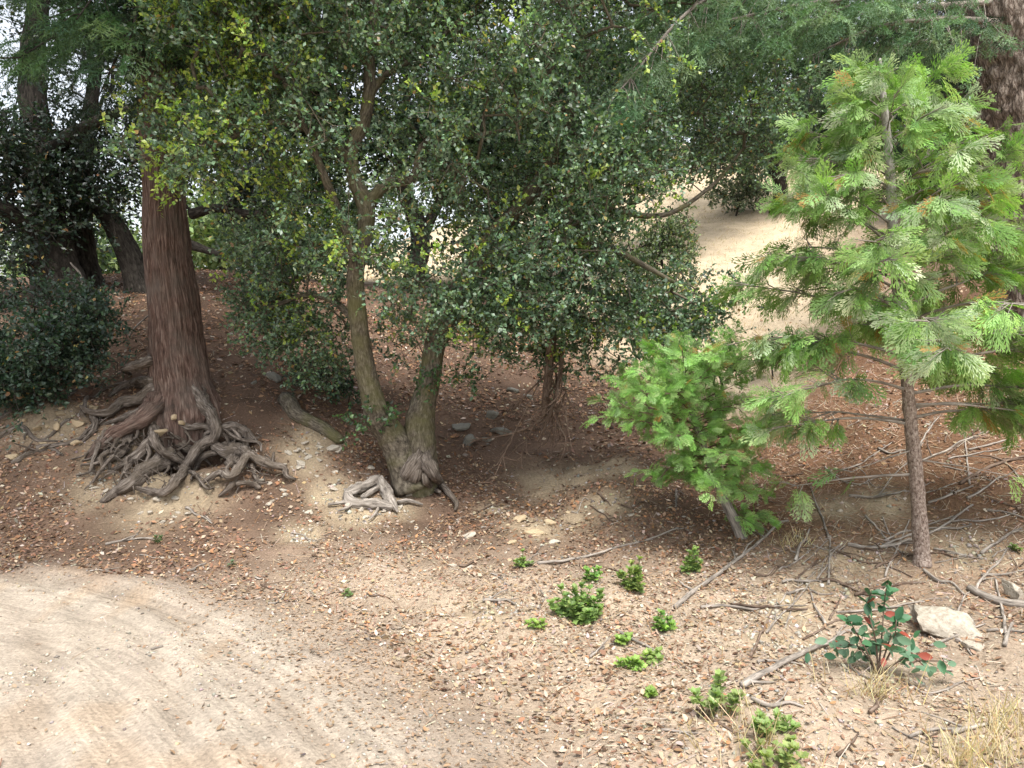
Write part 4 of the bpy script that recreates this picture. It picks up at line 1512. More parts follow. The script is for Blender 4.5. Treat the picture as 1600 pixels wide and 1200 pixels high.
# dark shrub on the left bank
broadleaf('bank_shrub', 'dark green leafy shrub overhanging the far left bank', 'shrub', gp(70, 600, 7.2), [(np.array([gp(70, 600, 7.2), at(75, 560, 7.1), at(90, 500, 7.0)]), np.array([.03, .02, .01])), (np.array([gp(40, 600, 7.2), at(20, 560, 7.0), at(-20, 520, 6.9)]), np.array([.02, .015, .008]))],
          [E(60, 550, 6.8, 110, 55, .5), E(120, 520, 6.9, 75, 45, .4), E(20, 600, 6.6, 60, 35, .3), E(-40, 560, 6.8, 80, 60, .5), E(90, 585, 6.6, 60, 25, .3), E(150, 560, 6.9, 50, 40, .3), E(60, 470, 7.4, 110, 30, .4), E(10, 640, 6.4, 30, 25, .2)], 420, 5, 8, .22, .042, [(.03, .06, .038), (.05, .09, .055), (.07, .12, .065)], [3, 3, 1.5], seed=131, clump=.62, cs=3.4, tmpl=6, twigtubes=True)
# low seedlings between conifer and oak
for i, (px, py, Y, r, lab) in enumerate(((500, 585, 7.7, 34, 'low oak sucker with dark leaves left of the oak stems'), (410, 490, 9.2, 22, 'thin seedling standing on the leafy slope behind the conifer'), (545, 615, 7.5, 26, 'low oak seedling beside the left oak stem'))):
    g = gp(px, py + r, Y)
    broadleaf('oak_seedling', lab, 'seedling', g, [(np.array([g, g + [0, 0, .1], g + [.03, 0, .22]]), np.array([.008, .006, .003]))], [(g + [0, 0, .25], (.3, .2, .16))], 26, 4, 7, .13, .04, [(.03, .06, .035), (.05, .10, .05), (.08, .15, .05)], [3, 2, 1], seed=140 + i, clump=0, tmpl=6, twigtubes=True, group='seedlings on the leafy slope')
# mid-distance trees behind the oak
MIDG = [(.04, .07, .04), (.06, .10, .055), (.09, .14, .07), (.03, .05, .035)]
LIGHTG = [(.12, .18, .07), (.17, .23, .10), (.22, .28, .13), (.08, .13, .06)]
GREYG = [(.13, .17, .12), (.18, .22, .16), (.10, .13, .09), (.23, .26, .19)]
mids_ = [
    ('broad dark oak behind the crown of the middle oak', (640, 430, 14), [E(640, 120, 14, 200, 150, 1.6), E(780, 200, 14, 170, 110, 1.5), E(560, 0, 14.5, 220, 150, 1.8), E(690, 360, 13.5, 130, 60, 1)], DARKG + MIDG, 420),
    ('mid green oak behind the middle oak on its right', (900, 440, 15), [E(900, 180, 15, 180, 130, 1.6), E(1000, 60, 15.5, 180, 140, 1.8), E(840, 330, 14.5, 110, 60, 1)], MIDG, 420),
    ('round green oak between the red conifer and middle oak', (440, 430, 13.5), [E(430, 200, 13.5, 150, 110, 1.5), E(350, 90, 14, 150, 120, 1.5), E(470, 350, 13, 90, 45, 1)], MIDG, 360),
    ('dark drooping oak above the open slope', (1215, 305, 19), [E(1180, 140, 18.5, 110, 100, 1.7), E(1290, 130, 19, 90, 110, 1.6), E(1150, 230, 17.5, 80, 40, 1.2), E(1230, 10, 19, 130, 90, 1.8)], DARKG + MIDG, 420)]
for i, (lab, b0, Es, pal, n) in enumerate(mids_):
    g = gp(*b0)
    k = b0[2] / F
    top = Es[0][0]
    P = np.array([g - [0, 0, .1], g * .75 + top * .25 + [.2, 0, 0], g * .5 + top * .5 + [-.15, 0, .2], top])
    P2 = np.array([P[1], P[1] * .5 + Es[1][0] * .5 + [0, 0, .3], Es[1][0]])
    broadleaf('background_oak', lab, 'tree', g, [(P, np.array([.22, .17, .13, .05])), (P2, np.array([.1, .07, .03]))], Es, int(n * (2.5 if i < 2 else 1.6)), 5, 8, .42, .118, pal, np.ones(len(pal)), M_FARLEAF, seed=150 + i, clump=.5, cs=.8, group='oaks standing behind the bank')
# yellow-green and grey trees at the right background
for i, (lab, b0, Es, pal, n, lean) in enumerate([
    ('pale yellow green tree above the cedar top', (1370, 330, 24), [E(1390, 140, 24, 130, 110, 2), E(1460, 60, 25, 130, 90, 2), E(1330, 230, 23, 80, 70, 1.5)], LIGHTG, 420, .3),
    ('grey green tree behind the open slope', (1120, 290, 27), [E(1100, 150, 27, 150, 110, 2), E(1000, 220, 27, 120, 80, 2), E(1040, 40, 28, 190, 100, 2)], GREYG, 480, .2),
    ('dark conifer-like tree in shade behind the right trunk', (1480, 380, 15), [E(1500, 240, 15, 70, 100, 1.2), E(1440, 170, 15.5, 60, 80, 1), E(1520, 100, 15, 60, 80, 1)], DARKG + MIDG, 300, .1),
    ('olive tree behind the cedar on the upper slope', (1300, 310, 25), [E(1280, 230, 25, 100, 60, 1.6), E(1240, 190, 26, 90, 70, 1.6)], MIDG + GREYG, 300, .2)]):
    g = gp(*b0)
    top = Es[0][0]
    P = np.array([g - [0, 0, .1], g * .7 + top * .3 + [lean, 0, 0], g * .4 + top * .6 + [-lean, 0, 0], top])
    P2 = np.array([P[1], (P[1] + Es[1][0]) / 2 + [0, 0, .3], Es[1][0]])
    broadleaf('slope_tree', lab, 'tree', g, [(P, np.array([.18, .14, .1, .05])), (P2, np.array([.09, .06, .03]))], Es, int(n * .75), 5, 9, .5, .145, pal, np.ones(len(pal)), M_FARLEAF, seed=170 + i, clump=.45, cs=.6, group='trees on the far slope')
# shrubs in the open
for i, (lab, b0, Es, pal, n, ll) in enumerate([
    ('pale green shrub at the edge of the dry slope', (1040, 505, 12), [E(1035, 415, 12, 62, 60, .6), E(1000, 450, 12, 60, 45, .5), E(1045, 365, 12, 45, 45, .4), E(985, 390, 12.3, 50, 50, .4)], LIGHTG + LIGHTG + GREYG, 400, .055),
    ('small grey shrub on top of the dry slope', (1150, 340, 19), [E(1150, 305, 19, 45, 30, .8), E(1175, 280, 19, 35, 25, .7)], GREYG, 160, .08),
    ('low green bush at the foot of the dry slope', (1125, 590, 9), [E(1120, 575, 9, 40, 18, .3)], LIGHTG, 60, .05)]):
    g = gp(*b0)
    c = Es[0][0]
    broadleaf('slope_shrub', lab, 'shrub', g, [(np.array([g, (g + c) / 2 + [.05, 0, 0], c]), np.array([.03, .02, .01])), (np.array([g, (g + Es[-1][0]) / 2 - [.05, 0, 0], Es[-1][0]]), np.array([.025, .015, .008]))], Es, n, 4, 8, .18, ll, pal, np.ones(len(pal)), M_FARLEAF, seed=190 + i, clump=.3, cs=2, twigtubes=True)
g = gp(1208, 585, 9.4)
broadleaf('sapling', 'tiny sapling with tufted top at the edge of the dry slope', 'sapling', g, [(np.array([g, g + [-.02, 0, .15], g + [-.08, 0, .3]]), np.array([.012, .01, .006]))], [(g + [-.1, 0, .36], (.14, .12, .14))], 26, 4, 7, .1, .04, MIDG, np.ones(4), M_FARLEAF, seed=199, clump=0, twigtubes=True)
# sunlit trees beyond the crest at the left and a far belt along the horizon
k = 0
far_defs = [(30, 30, 2.4, 4), (140, 22, 1.6, 2.6), (260, 26, 2.2, 4), (350, 20, 1.5, 2.4), (430, 24, 2.2, 3.6), (560, 30, 2.6, 5), (720, 34, 3, 6), (860, 32, 3, 6), (1330, 34, 3, 6), (1500, 30, 3, 6)]
for px, Y, r, hh in far_defs:
    x = (px - 800) / F * Y
    g = np.array([x, Y, H(x, Y)])
    pal = [LIGHTG, LIGHTG + MIDG, GREYG + LIGHTG][k % 3]
    Es = [(g + [0, 0, hh * .62], (r, r, hh * .42)), (g + [r * .5, 0, hh * .4], (r * .7, r * .7, hh * .3)), (g + [-r * .5, .3, hh * .45], (r * .7, r * .7, hh * .3))]
    P = np.array([g - [0, 0, .2], g + [.1, 0, hh * .25], g + [-.1, 0, hh * .6]])
    rank = sorted(d_[0] for d_ in far_defs).index(px)
    order = ['outermost on the left', 'second from the left', 'third from the left', 'fourth from the left', 'fifth from the left', 'fifth from the right', 'fourth from the right', 'third from the right', 'second from the right', 'outermost on the right'][rank]
    broadleaf('distant_tree', 'distant sunlit tree beyond the bank, ' + order, 'tree', g, [(P, np.array([.2, .15, .08]))], Es, 130, 4, 8, .6, .2, pal, np.ones(len(pal)), M_FARLEAF, seed=210 + k, clump=.35, cs=.6, group='distant trees beyond the bank')
    k += 1
# slim stems hanging in the upper right background
for i, (pts, lab, mt) in enumerate([([(1262, 200, 13, 4), (1264, 120, 13, 4), (1262, 60, 13, 3)], 'thin dark hanging stem left of the cedar', M_DARKBARK)]):
    pass

# ------------------------------------------------------------------ dead hanging branch in the gully
hb = thing('dead_branch', 'dead brown branch hanging upside down from oak into the gully', 'branch', at(860, 530, 6.7))
P, R = pl([(866, 505, 6.7, 7), (860, 550, 6.7, 7), (855, 600, 6.68, 6), (848, 650, 6.66, 4.5)])
b = MB()
b.tube(P, R, 10, rough=.2, seed=5, step=.03)
part(b, 'main_stem', M_BROWNWOOD, hb)
P, R = pl([(880, 515, 6.75, 4), (876, 580, 6.7, 3.5), (862, 640, 6.7, 3), (840, 690, 6.7, 2)])
b = MB()
b.tube(P, R, 8, rough=.2, seed=6, step=.03)
part(b, 'side_stem', M_BROWNWOOD, hb)
b = MB()
for q in range(12):
    s = at(rng.uniform(846, 885), rng.uniform(560, 660), 6.67)
    e = at(rng.normal(872, 34) - rng.exponential(38), rng.uniform(620, 758), 6.65 + rng.normal() * .3)
    pts = np.array([s * (1 - t) + e * t + rng.normal(size=3) * .05 * (0 < t < 1) for t in (0, .3, .65, 1)])
    for w_ in pts:
        w_[2] = max(w_[2], H(w_[0], w_[1]) + .01)
    b.tube(pts, np.array([.010, .008, .006, .003]) * rng.uniform(.6, 1.2), 5, step=.05, tip=False)
    C_ = catmull(pts, 20)
    for j in range(9):
        o_ = C_[rng.integers(4, 20)]
        d_ = unit(rng.normal(size=3) * [1, .7, .8] + unit(e - s) * .9 + [0, 0, -.3]) * rng.uniform(.08, .26)
        q2 = np.array([o_, o_ + d_ * .5 + rng.normal(size=3) * .012, o_ + d_])
        for w_ in q2:
            w_[2] = max(w_[2], H(w_[0], w_[1]) + .006)
        b.tube(q2, [.004, .003, .0015], 4, tip=False)
part(b, 'twigs', M_BROWNWOOD, hb)


# ------------------------------------------------------------------ fallen wood
def stick(name, label, cat, pix, r0, r1, mat, lift=.6, group=None, wob=.012, side=0):
    G = [hit(*p) for p in pix]
    P = catmull(np.array(G), max(6, len(G) * 4))
    P[:, 2] = [max(a, H(x_, y_)) for x_, y_, a in P]
    R = np.linspace(r0, r1, len(P))
    P[:, 2] += R * lift
    P[1:-1] += rng.normal(size=P[1:-1].shape) * wob * .14 * np.array([1, 1, .5])
    o = P[len(P) // 2]
    th = thing(name, label, cat, o, group)
    b = MB()
    b.tube(P, R, 10 if r0 > .02 else 6, rough=.15, seed=int(rng.integers(200)), step=max(.02, r0))
    part(b, 'stem', mat, th)
    if side:
        b = MB()
        for q in range(side):
            i = rng.integers(1, len(P) - 1)
            d = unit(P[min(i + 1, len(P) - 1)] - P[i - 1])
            dd = unit(d + rng.normal(size=3) * .6 * [1, 1, .15])
            l = rng.uniform(.08, .25)
            q_ = np.array([P[i], P[i] + dd * l * .5 + rng.normal(size=3) * .01, P[i] + dd * l])
            for w_ in q_[1:]:
                w_[2] = max(w_[2], H(w_[0], w_[1]) + .004)
            b.tube(q_, [r1 * 1.2, r1 * .9, r1 * .4], 4, tip=False)
        part(b, 'side_twigs', mat, th)
    return th


stick('mossy_log', 'mossy fallen log half buried left of the oak', 'log', [(447, 628), (462, 650), (495, 668), (532, 692)], .085, .055, M_OAKBARK, .3)
stick('pale_log', 'smooth pale fallen branch at the right edge of the picture', 'log', [(1515, 922), (1545, 937), (1580, 947), (1640, 950)], .022, .03, M_GREYWOOD, .6)
stick('fallen_branch', 'long straight grey stick pointing at the glossy leaved plant', 'stick', [(1160, 1076), (1200, 1052), (1260, 1020), (1300, 1003), (1345, 985)], .019, .008, M_GREYWOOD, .9, side=4)
stick('fallen_branch', 'long bent twig curving from small cedar foot to the weeds', 'stick', [(1055, 952), (1080, 930), (1140, 885), (1185, 850), (1215, 822), (1232, 815)], .016, .008, M_GREYWOOD, .9, side=6)
stick('fallen_branch', 'pale branch lying against the foot of the cedar trunk', 'stick', [(1325, 853), (1355, 858), (1400, 853), (1440, 842), (1480, 820), (1520, 790)], .015, .007, M_GREYWOOD, 1.0, side=5)
stick('fallen_branch', 'thin dark curved twig beside the leggy weed', 'stick', [(1090, 1108), (1110, 1125), (1150, 1148)], .009, .005, M_BROWNWOOD, .9)
stick('fallen_branch', 'thin white curved twig right of the glossy leaved plant', 'stick', [(1420, 1070), (1445, 1085), (1480, 1078), (1510, 1065), (1545, 1058)], .006, .004, M_GREYWOOD, 1.2)
stick('fallen_branch', 'forked grey branch behind the foreground weeds', 'stick', [(840, 882), (900, 875), (950, 862), (1010, 845), (1060, 825)], .012, .006, M_GREYWOOD, .9, side=6)
stick('fallen_branch', 'dark branch lying up the slope right of the cedar trunk', 'stick', [(1500, 758), (1540, 735), (1580, 720), (1640, 705)], .014, .009, M_BROWNWOOD, 1.0, side=3)
stick('fallen_branch', 'straight thin branch climbing the needle slope right of the cedar', 'stick', [(1440, 722), (1480, 705), (1530, 680), (1580, 650)], .010, .006, M_GREYWOOD, 1.0, side=3)
stick('fallen_branch', 'short dark stick on the bank below the oak', 'stick', [(755, 832), (770, 822), (785, 810)], .012, .008, M_BROWNWOOD, .9)
stick('fallen_branch', 'grey stick half hidden by litter at the track edge', 'stick', [(165, 852), (200, 845), (240, 842)], .010, .006, M_GREYWOOD, .9, side=3)
stick('fallen_branch', 'weathered chunk of wood lying on the pale track', 'stick', [(236, 1016), (246, 1013), (254, 1011)], .007, .006, M_GREYWOOD, .8)
# bare twig fan up the slope behind the left conifer
for (a, lab) in (([(120, 470), (128, 440), (110, 410)], 'bare pale twig standing beside the far left trunk'), ([(190, 600), (195, 560), (205, 520), (235, 490)], 'bent root twig against the left side of the red conifer')):
    P = np.array([at(x_, y_, 8.4 if k_ else 8.4) for k_, (x_, y_) in enumerate(a)])
    P[0, 2] = H(P[0, 0], P[0, 1]) + .01
    th = thing('bare_twig', lab, 'twig', P[0])
    b = MB()
    b.tube(P, np.linspace(.016, .008, len(P)), 7, rough=.15, seed=3, step=.04)
    part(b, 'stem', M_GREYWOOD, th)
# bare roots crossing the far left bank
for a, lab in (([(-20, 700), (30, 668), (62, 690), (112, 655)], 'bent grey root crossing the far left bank, lowest one'), ([(-10, 660), (25, 640), (42, 612)], 'short root at the left border under the dark shrub'), ([(58, 702), (120, 690), (172, 640)], 'long bare root rising towards the red conifer'), ([(128, 650), (152, 620), (205, 600)], 'thin bare root left of the conifer foot'), ([(20, 726), (70, 702), (98, 712)], 'small looped root low on the far left bank'), ([(60, 640), (100, 622), (128, 600)], 'root emerging from under the dark shrub')):
    stick('exposed_root', lab, 'root', a, .028, .012, M_ROOT, .3, 'bare roots in the far left bank', .02, side=3)
# random twigs on the right bank and around
zones = [(46, 1170, 1600, 640, 900, 'thin fallen twig on the brown needle slope around the cedar', 'twigs on the needle slope', 130),
         (40, 1120, 1600, 830, 1000, 'grey fallen twig in the tangle below the cedar trunk', 'twigs below the cedar', 110),
         (16, 700, 1060, 780, 960, 'short twig among leaves in front of the gully', 'twigs in front of the gully', 60),
         (12, 150, 620, 800, 960, 'short twig among leaves along the track edge', 'twigs along the track edge', 50),
         (14, 900, 1560, 1000, 1180, 'small twig on the pale verge in the foreground', 'twigs on the foreground verge', 90)]
for n, x0, x1, y0, y1, lab, grp, ln in zones:
    for q in range(n):
        x_, y_ = rng.uniform(x0, x1), rng.uniform(y0, y1)
        a = rng.normal(-.5, .7) if x0 > 1000 else rng.normal(0, .7)
        l = ln * rng.uniform(.4, 1.1)
        pts = [(x_ + l * t * math.cos(a), y_ + l * t * math.sin(a) * .75 + rng.normal() * 3) for t in (-.5, -.15, .2, .5)]
        pts = [(px_, min(max(py_, 560), 1195)) for px_, py_ in pts]
        G = np.array([hit(*p)[1] for p in pts])
        if G.max() - G.min() > 1.4:
            continue
        r_ = rng.uniform(.004, .012)
        stick('fallen_twig', lab, 'twig', pts, r_, r_ * .5, M_GREYWOOD if rng.uniform() < .65 else M_BROWNWOOD, 1.3, grp, .008, side=int(rng.integers(0, 3)))


# ------------------------------------------------------------------ rocks
def ico(sub=2):
    import bmesh
    bmm = bmesh.new()
    bmesh.ops.create_icosphere(bmm, subdivisions=sub, radius=1)
    V = np.array([v.co[:] for v in bmm.verts])
    Fc = np.array([[v.index for v in f.verts] for f in bmm.faces])
    bmm.free()
    return V, Fc


ICO3, ICO4 = ico(3), ico(4)


def rock_mesh(seed, base=ICO3):
    V, Fc = base
    r = np.random.default_rng(seed)
    X = V.copy()
    X = X * (1 + .5 * (vnoise(V * 1.3 + seed, seed)[:, None] - .5))
    for _ in range(12):                                  # chop flat facets
        n = unit(r.normal(size=3))
        d = r.uniform(.35, .7)
        over = X @ n - d
        X = X - np.outer(np.maximum(over, 0) * .95, n)
    X = X * (1 + .22 * (vnoise(V * 4.2 + seed, seed)[:, None] - .5) + .1 * (vnoise(V * 9 + seed, seed)[:, None] - .5))
    X = X / np.abs(X).max()
    return X, Fc


RM = {}


def rock(px, py, wpx, mat, label, aspect=.6, group=None, rz=None, sink=.42, name='rock', sd_=None):
    g = hit(px, py)
    s = wpx * .58 * g[1] / F
    sd_ = int(rng.integers(12)) if sd_ is None else sd_
    key = (sd_, mat.name)
    if key not in RM:
        X, Fc = rock_mesh(sd_ + 3, ICO4 if sd_ >= 50 else ICO3)
        if sd_ >= 50:                                      # craggy broken block
            r = np.random.default_rng(sd_)
            for _ in range(9):
                n_ = unit(r.normal(size=3) * [1, 1, .7])
                X = X - np.outer(np.maximum(X @ n_ - r.uniform(.2, .5), 0), n_)
            X = X + unit(X) * (.10 * (vnoise(X * 5, 3) - .5) + .07 * (vnoise(X * 13, 4) - .5))[:, None]
            X = X / np.abs(X).max()
        RM[key] = make_mesh('rock', X, Fc, mat)
    o = link(name, RM[key])
    o.location = Vector((g[0], g[1] + s * .3, g[2] + s * aspect * (1 - 2 * sink)))
    o.scale = (s, s * rng.uniform(.7, 1), s * aspect)
    o.rotation_euler = (rng.normal() * .15, rng.normal() * .15, rng.uniform(0, 6.28) if rz is None else rz)
    return tag(o, label, 'rock', group)


rock(1486, 990, 105, M_WHITESTONE, 'large white rock on the bank right of the glossy plant', .75, rz=.3, sd_=50, sink=.46)
rock(1528, 1016, 46, M_WHITESTONE, 'small white rock just below the large white rock', .5, rz=.8)
rock(1590, 938, 60, M_WHITESTONE, 'pale boulder at the right edge behind the pale log', .7, rz=1.2, sd_=51)
rock(642, 772, 24, M_WHITESTONE, 'white stone wedged under the oak foot', .8)
rock(275, 670, 24, M_TANSTONE, 'rounded tan stone gripped by the conifer roots', .7).location.y -= .35
rock(293, 648, 17, M_TANSTONE, 'upright tan stone high among the conifer roots', 1.0).location.y -= .3
rock(306, 655, 14, M_TANSTONE, 'small tan stone beside the upright one in the roots', .9).location.y -= .3
for px, py, w_, lab in ((718, 672, 32, 'dark grey boulder on the slope right of the oak'), (766, 655, 28, 'square grey boulder above the gully'), (785, 678, 30, 'grey boulder nearest the hanging dead branch'), (730, 697, 36, 'flat grey boulder below the dark one'), (760, 690, 18, 'small grey stone between the boulders'), (802, 612, 22, 'grey stone high in the gully'), (826, 622, 20, 'grey stone beside the hanging branch'), (425, 592, 32, 'mossy grey stone on slope behind the conifer'), (395, 600, 12, 'small pale stone on slope beside the mossy stone')):
    rock(px, py, w_, M_GREYSTONE, lab, .7)
for px, py, w_, lab in ((865, 848, 20, 'white stone in front of the gully'), (708, 886, 16, 'pale stone on the verge left of the weeds'), (733, 888, 14, 'pale stone right of its twin on the verge'), (838, 1042, 17, 'smooth white stone in the foreground verge'), (730, 840, 26, 'pale flat rock below the oak'), (520, 702, 26, 'pale flat stone beside the mossy log'), (575, 733, 18, 'pale stone left of the oak foot'), (480, 802, 17, 'pale stone on the bare bank below the mossy log'), (495, 745, 14, 'small pale stone on the bare bank face'), (600, 800, 12, 'small pale stone below the weathered stump'), (940, 800, 16, 'grey white stone left of the small cedar'), (985, 806, 13, 'pale stone at the small cedar skirt'), (1195, 1120, 17, 'white stone behind the front weeds'), (1130, 992, 13, 'white stone beside the thin twig'), (1155, 990, 13, 'white stone near the long straight stick'), (1250, 995, 10, 'tiny white stone below the bare slope'), (810, 812, 30, 'tan rock ledge left block'), (835, 835, 34, 'tan rock ledge middle block'), (862, 820, 28, 'tan rock ledge right block'), (800, 850, 18, 'tan rock below the ledge'), (985, 1190, 14, 'pale pebble at the bottom edge'), (1105, 1170, 16, 'pale flat stone near the front weeds')):
    rock(px, py, w_, M_TANSTONE if 'tan' in lab else M_STONE, lab, .45)
grp = [('small pale stone on the crumbling bank below the roots', 'stones on the bare bank', [(a_ + rng.normal() * 26, b2 + rng.normal() * 15) for a_, b2, n_ in ((480, 715, 22), (560, 790, 14), (250, 790, 14), (600, 800, 8), (420, 770, 10), (180, 760, 8)) for _ in range(n_)], M_STONE, (6, 18)),
       ('tan stone in the crumbling far left bank', 'stones in the far left bank', [(rng.uniform(0, 170), rng.uniform(630, 720)) for _ in range(22)], M_TANSTONE, (8, 26)),
       ('loose stone lying on the pale dirt track', 'stones on the track', [(rng.uniform(0, 620), rng.uniform(930, 1190)) for _ in range(40)], M_STONE, (4, 10)),
       ('loose pale stone among leaves on the verge', 'stones on the verge', [(rng.uniform(650, 1580), rng.uniform(860, 1190)) for _ in range(70)], M_STONE, (4, 11)),
       ('small stone at the mouth of the gully', 'stones at the gully mouth', [(rng.uniform(760, 1000), rng.uniform(745, 860)) for _ in range(34)], M_TANSTONE, (5, 13))]
for lab, gname, pts, mat, (a, b_) in grp:
    for px, py in pts:
        if road_sd(*[np.array([v]) for v in hit(px, py)[:2]])[0] < 0 and 'track' not in lab:
            continue
        rock(px, py, rng.uniform(a, b_), mat, lab, rng.uniform(.4, .7), gname, name='stone')

# ------------------------------------------------------------------ green weeds on the verge
LOBE = np.array([[0, 0, 0], [.2, .28, .03], [.42, .22, .05], [.5, .5, .06], [.72, .26, .05], [1, 0, -.08], [.72, -.26, .05], [.5, -.5, .06], [.42, -.22, .05], [.2, -.28, .03], [.5, 0, -.03]])
LOBE_F3 = np.array([[0, 10, 1], [1, 10, 2], [2, 10, 3], [3, 10, 4], [4, 10, 5], [5, 10, 6], [6, 10, 7], [7, 10, 8], [8, 10, 9], [9, 10, 0]])
WG = [(.15, .30, .06), (.20, .37, .08), (.25, .42, .11), (.11, .24, .06)]


def weed(px, py, wpx, hpx, shoots, label, pal=WG, leaf=.045, group='green weeds on the verge', skirt=True):
    g = hit(px, py)
    k = g[1] / F
    W_, Hh = wpx * k, hpx * k
    root = thing('green_weed', label, 'weed', g, group)
    hue = np.array([rng.uniform(.85, 1.15), rng.uniform(.86, 1.06), rng.uniform(.7, 1.0)])
    for s in range(shoots):
        a = rng.uniform(0, 6.28)
        rr = W_ * .55 * math.sqrt(rng.uniform(0, 1))
        top = g + np.array([rr * math.cos(a), rr * math.sin(a) * .7, Hh * rng.uniform(.35, 1.1) * (1 - .35 * (rr / (W_ * .5 + 1e-6)) ** 2)])
        bot = g + np.array([rr * math.cos(a) * .45, rr * math.sin(a) * .3, 0])
        bot[2] = H(bot[0], bot[1]) - .005
        P = np.array([bot, (bot + top) / 2 + rng.normal(size=3) * .01, top])
        b = MB()
        V, Q_, T = tube(P, [.0035, .003, .002], 5, tip=False)
        b.add(V, Q_, np.array([.14, .2, .07]))
        n = max(7, int(13 * Hh / .12))
        t = np.concatenate([rng.uniform(.15 if skirt else .5, 1, n), np.full(7, 1.0)])
        m = len(t)
        az = np.arange(m) * 2.4 + rng.uniform(0, 6)
        C_ = catmull(P, 21)
        p = C_[(t * 20).astype(int)]
        d = unit(np.stack([np.cos(az), np.sin(az), .15 + .7 * (t ** 3)], -1) + rng.normal(size=(m, 3)) * .15)
        Ls = leaf * (1.15 - .45 * t) * rng.uniform(.7, 1.2, m)
        V, F3 = stamp(LOBE, LOBE_F3, p, d, unit(np.stack([0 * t, 0 * t - .25, 0 * t + 1], -1) + rng.normal(size=(m, 3)) * .25), Ls, Ls * .8)
        c = palette(m, pal, np.ones(len(pal)), .16) * hue * .88 + np.array([.05, .042, .028])
        b.add(V, F3, np.repeat(c, len(LOBE), 0))
        part(b, 'shoot', M_WEED, root, False)
    return root


weed(822, 884, 32, 24, 5, 'small green weed farthest left, behind the big clump')
weed(925, 908, 28, 26, 5, 'small dark green weed just above the big clump')
weed(990, 922, 50, 58, 9, 'upright green weed between the big clump and small cedar')
weed(1080, 893, 36, 40, 7, 'round green weed below the small cedar')
weed(903, 968, 90, 56, 20, 'largest bushy clump of green weed on the verge', leaf=.05)
weed(838, 979, 26, 14, 4, 'tiny bright weed left below the big clump', [(.24, .42, .08), (.2, .36, .07)])
weed(1038, 985, 26, 34, 5, 'narrow green weed right of the big clump')
weed(972, 1007, 26, 18, 4, 'tiny bright rosette below the big clump', [(.24, .42, .08), (.2, .36, .07)])
weed(990, 1044, 44, 14, 6, 'flat bright weed patch near the middle of the verge', [(.26, .42, .10), (.22, .38, .09)])
weed(1024, 1032, 32, 16, 5, 'flat bright weed touching the patch on its right', [(.26, .42, .10), (.22, .38, .09)])
weed(1015, 1088, 20, 12, 3, 'tiny weed sprout alone in the foreground verge', [(.22, .40, .09)])
weed(1118, 1115, 74, 62, 7, 'leggy pale green weed left of the front clump', [(.20, .34, .12), (.25, .38, .14), (.16, .28, .09)], .05, skirt=False)
weed(1212, 1150, 70, 50, 7, 'pale green weed at the front of the verge', [(.24, .36, .14), (.28, .40, .15), (.2, .32, .1)], .045, skirt=False)
weed(1205, 1196, 110, 42, 9, 'spreading green weed at the bottom edge of the picture', [(.20, .34, .12), (.26, .40, .13)], .045)
weed(545, 932, 14, 12, 3, 'tiny dark sprout on the leafy verge near the track', [(.10, .2, .07)], .03)
weed(365, 884, 10, 8, 2, 'tiny grey green sprout at the track edge', [(.09, .15, .09)], .03)
weed(248, 846, 14, 12, 3, 'tiny dark sprout below the conifer roots', [(.07, .14, .06)], .03)
weed(1590, 860, 20, 12, 3, 'tiny green sprout at the right edge of the slope', [(.12, .22, .06)], .035)

# ------------------------------------------------------------------ plant with dark glossy leaves, some red
g = hit(1372, 1055)
tp = thing('glossy_plant', 'young plant with dark glossy leaves, some red, on the bank', 'plant', g)
LM = {}
for nm, col in (('green', (.032, .10, .045)), ('mid', (.06, .16, .07)), ('grey', (.12, .21, .125)), ('red', (.28, .06, .035))):
    T = np.array([[0, 0, 0], [.2, .32, .06], [.5, .46, .09], [.8, .3, .06], [1, 0, -.06], [.8, -.3, .06], [.5, -.46, .09], [.2, -.32, .06], [.35, 0, 0], [.7, 0, -.01]])
    Fq = [np.array([[0, 8, 2, 1], [8, 9, 3, 2], [0, 7, 6, 8], [8, 6, 5, 9]]), np.array([[9, 4, 3], [9, 5, 4]])]
    LM[nm] = make_mesh('leaf', T, Fq, M_TOYON, np.tile(np.array(col), (10, 1)), smooth=True)
stems = [[(1372, 1055), (1368, 1000), (1355, 950), (1362, 925)], [(1372, 1055), (1378, 990), (1382, 940), (1388, 905)], [(1372, 1055), (1350, 1010), (1330, 975), (1322, 962)], [(1372, 1055), (1395, 1010), (1400, 975), (1402, 960)], [(1372, 1055), (1350, 1020), (1335, 1008), (1312, 1008)], [(1372, 1055), (1410, 1030), (1430, 1030), (1445, 1042)], [(1372, 1055), (1385, 1015), (1390, 1000), (1392, 992)]]
Yp = g[1]
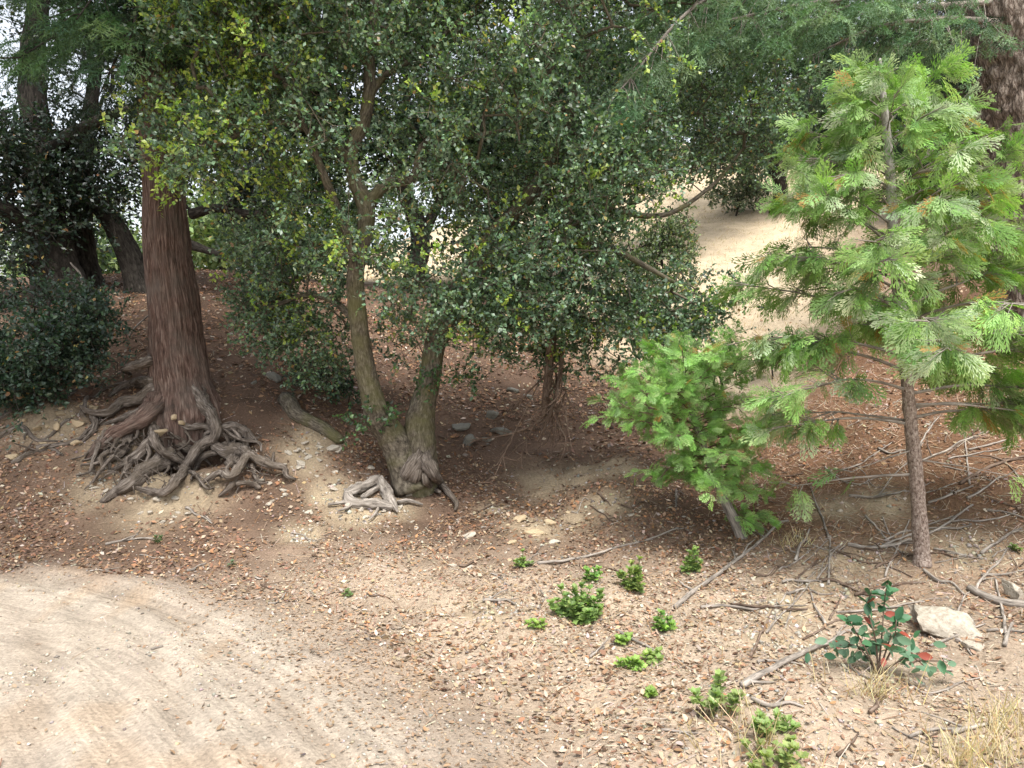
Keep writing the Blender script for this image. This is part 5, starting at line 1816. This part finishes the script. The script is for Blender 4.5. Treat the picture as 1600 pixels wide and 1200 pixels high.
for si, st in enumerate(stems):
    P = np.array([at(a, b_, Yp + rng.normal() * .06 * (k_ > 0)) for k_, (a, b_) in enumerate(st)])
    P[0] = g
    b = MB()
    b.tube(P, np.linspace(.005, .002, 4), 5, step=.03)
    part(b, 'stem', M_BROWNWOOD, tp)
    C_ = catmull(P, 40)
    low = si >= 4
    for q in range(32 if low else 14):
        t = rng.uniform(.25 if low else .45, 1)
        p = C_[int(t * 39)] + (rng.normal(size=3) * [.05, .05, .03] if low else 0)
        kind = 'red' if (q < 2 and si in (0, 3)) else 'grey' if low and rng.uniform() < .75 else ('red' if rng.uniform() < .045 else ('green' if rng.uniform() < .6 else 'mid'))
        d = Vector(unit(rng.normal(size=3) * [1, 1, .4] + [0, -.3, .1 if not low else -.1]))
        n_ = Vector(unit(rng.normal(size=3) * .5 + [0, -.5, .8]))
        s_ = n_.cross(d).normalized()
        n_ = d.cross(s_)
        L_ = rng.uniform(.045, .075)
        o = link('leaf', LM[kind], tp)
        from mathutils import Matrix
        M4 = Matrix(((d.x, s_.x, n_.x, 0), (d.y, s_.y, n_.y, 0), (d.z, s_.z, n_.z, 0), (0, 0, 0, 1)))
        o.matrix_basis = Matrix.Translation(Vector(p - g)) @ M4 @ Matrix.Diagonal((L_, L_ * .62, L_ * .62, 1))

# ------------------------------------------------------------------ dry grass tufts
for i, (px, py, r, n, hh, lab) in enumerate([(1545, 1185, .11, 56, .18, 'yellow dry grass tuft in the bottom right corner'), (1480, 1190, .06, 26, .14, 'thin dry grass tuft left of the corner tuft'), (1375, 1090, .10, 26, .22, 'straw coloured grass growing under the glossy plant'), (1180, 1160, .12, 20, .24, 'sparse straw stems among the front weeds'), (1130, 1120, .05, 14, .12, 'dry stalk tuft under the leggy weed'), (1590, 1130, .09, 40, .16, 'dry grass tuft at the right border'), (1205, 640, .14, 50, .16, 'dry grass fringe where the slope meets the cedar'), (1245, 850, .06, 24, .14, 'dry straw tuft below the small cedar')]):
    c = hit(px, py)
    x = c[0] + rng.normal(size=n) * r
    y = c[1] + rng.normal(size=n) * r * .6
    P = np.stack([x, y, height(x, y) - .005], -1)
    V, F1, F2, cc = blades(P, 3, hh, .45, .004, [(.52, .42, .22), (.56, .46, .28), (.40, .30, .15), (.60, .52, .34)], [3, 3, 1.5, 2])
    me = make_mesh('grass_tuft', V - c, [F1, F2], M_STRAW, cc)
    o = link('grass_tuft', me)
    o.location = Vector(c)
    tag(o, lab, 'grass tuft', 'dry grass tufts')

tot = sum(len(o.data.polygons) for o in scene.objects if o.type == 'MESH')
print('objects', len(scene.objects), 'polys', tot)
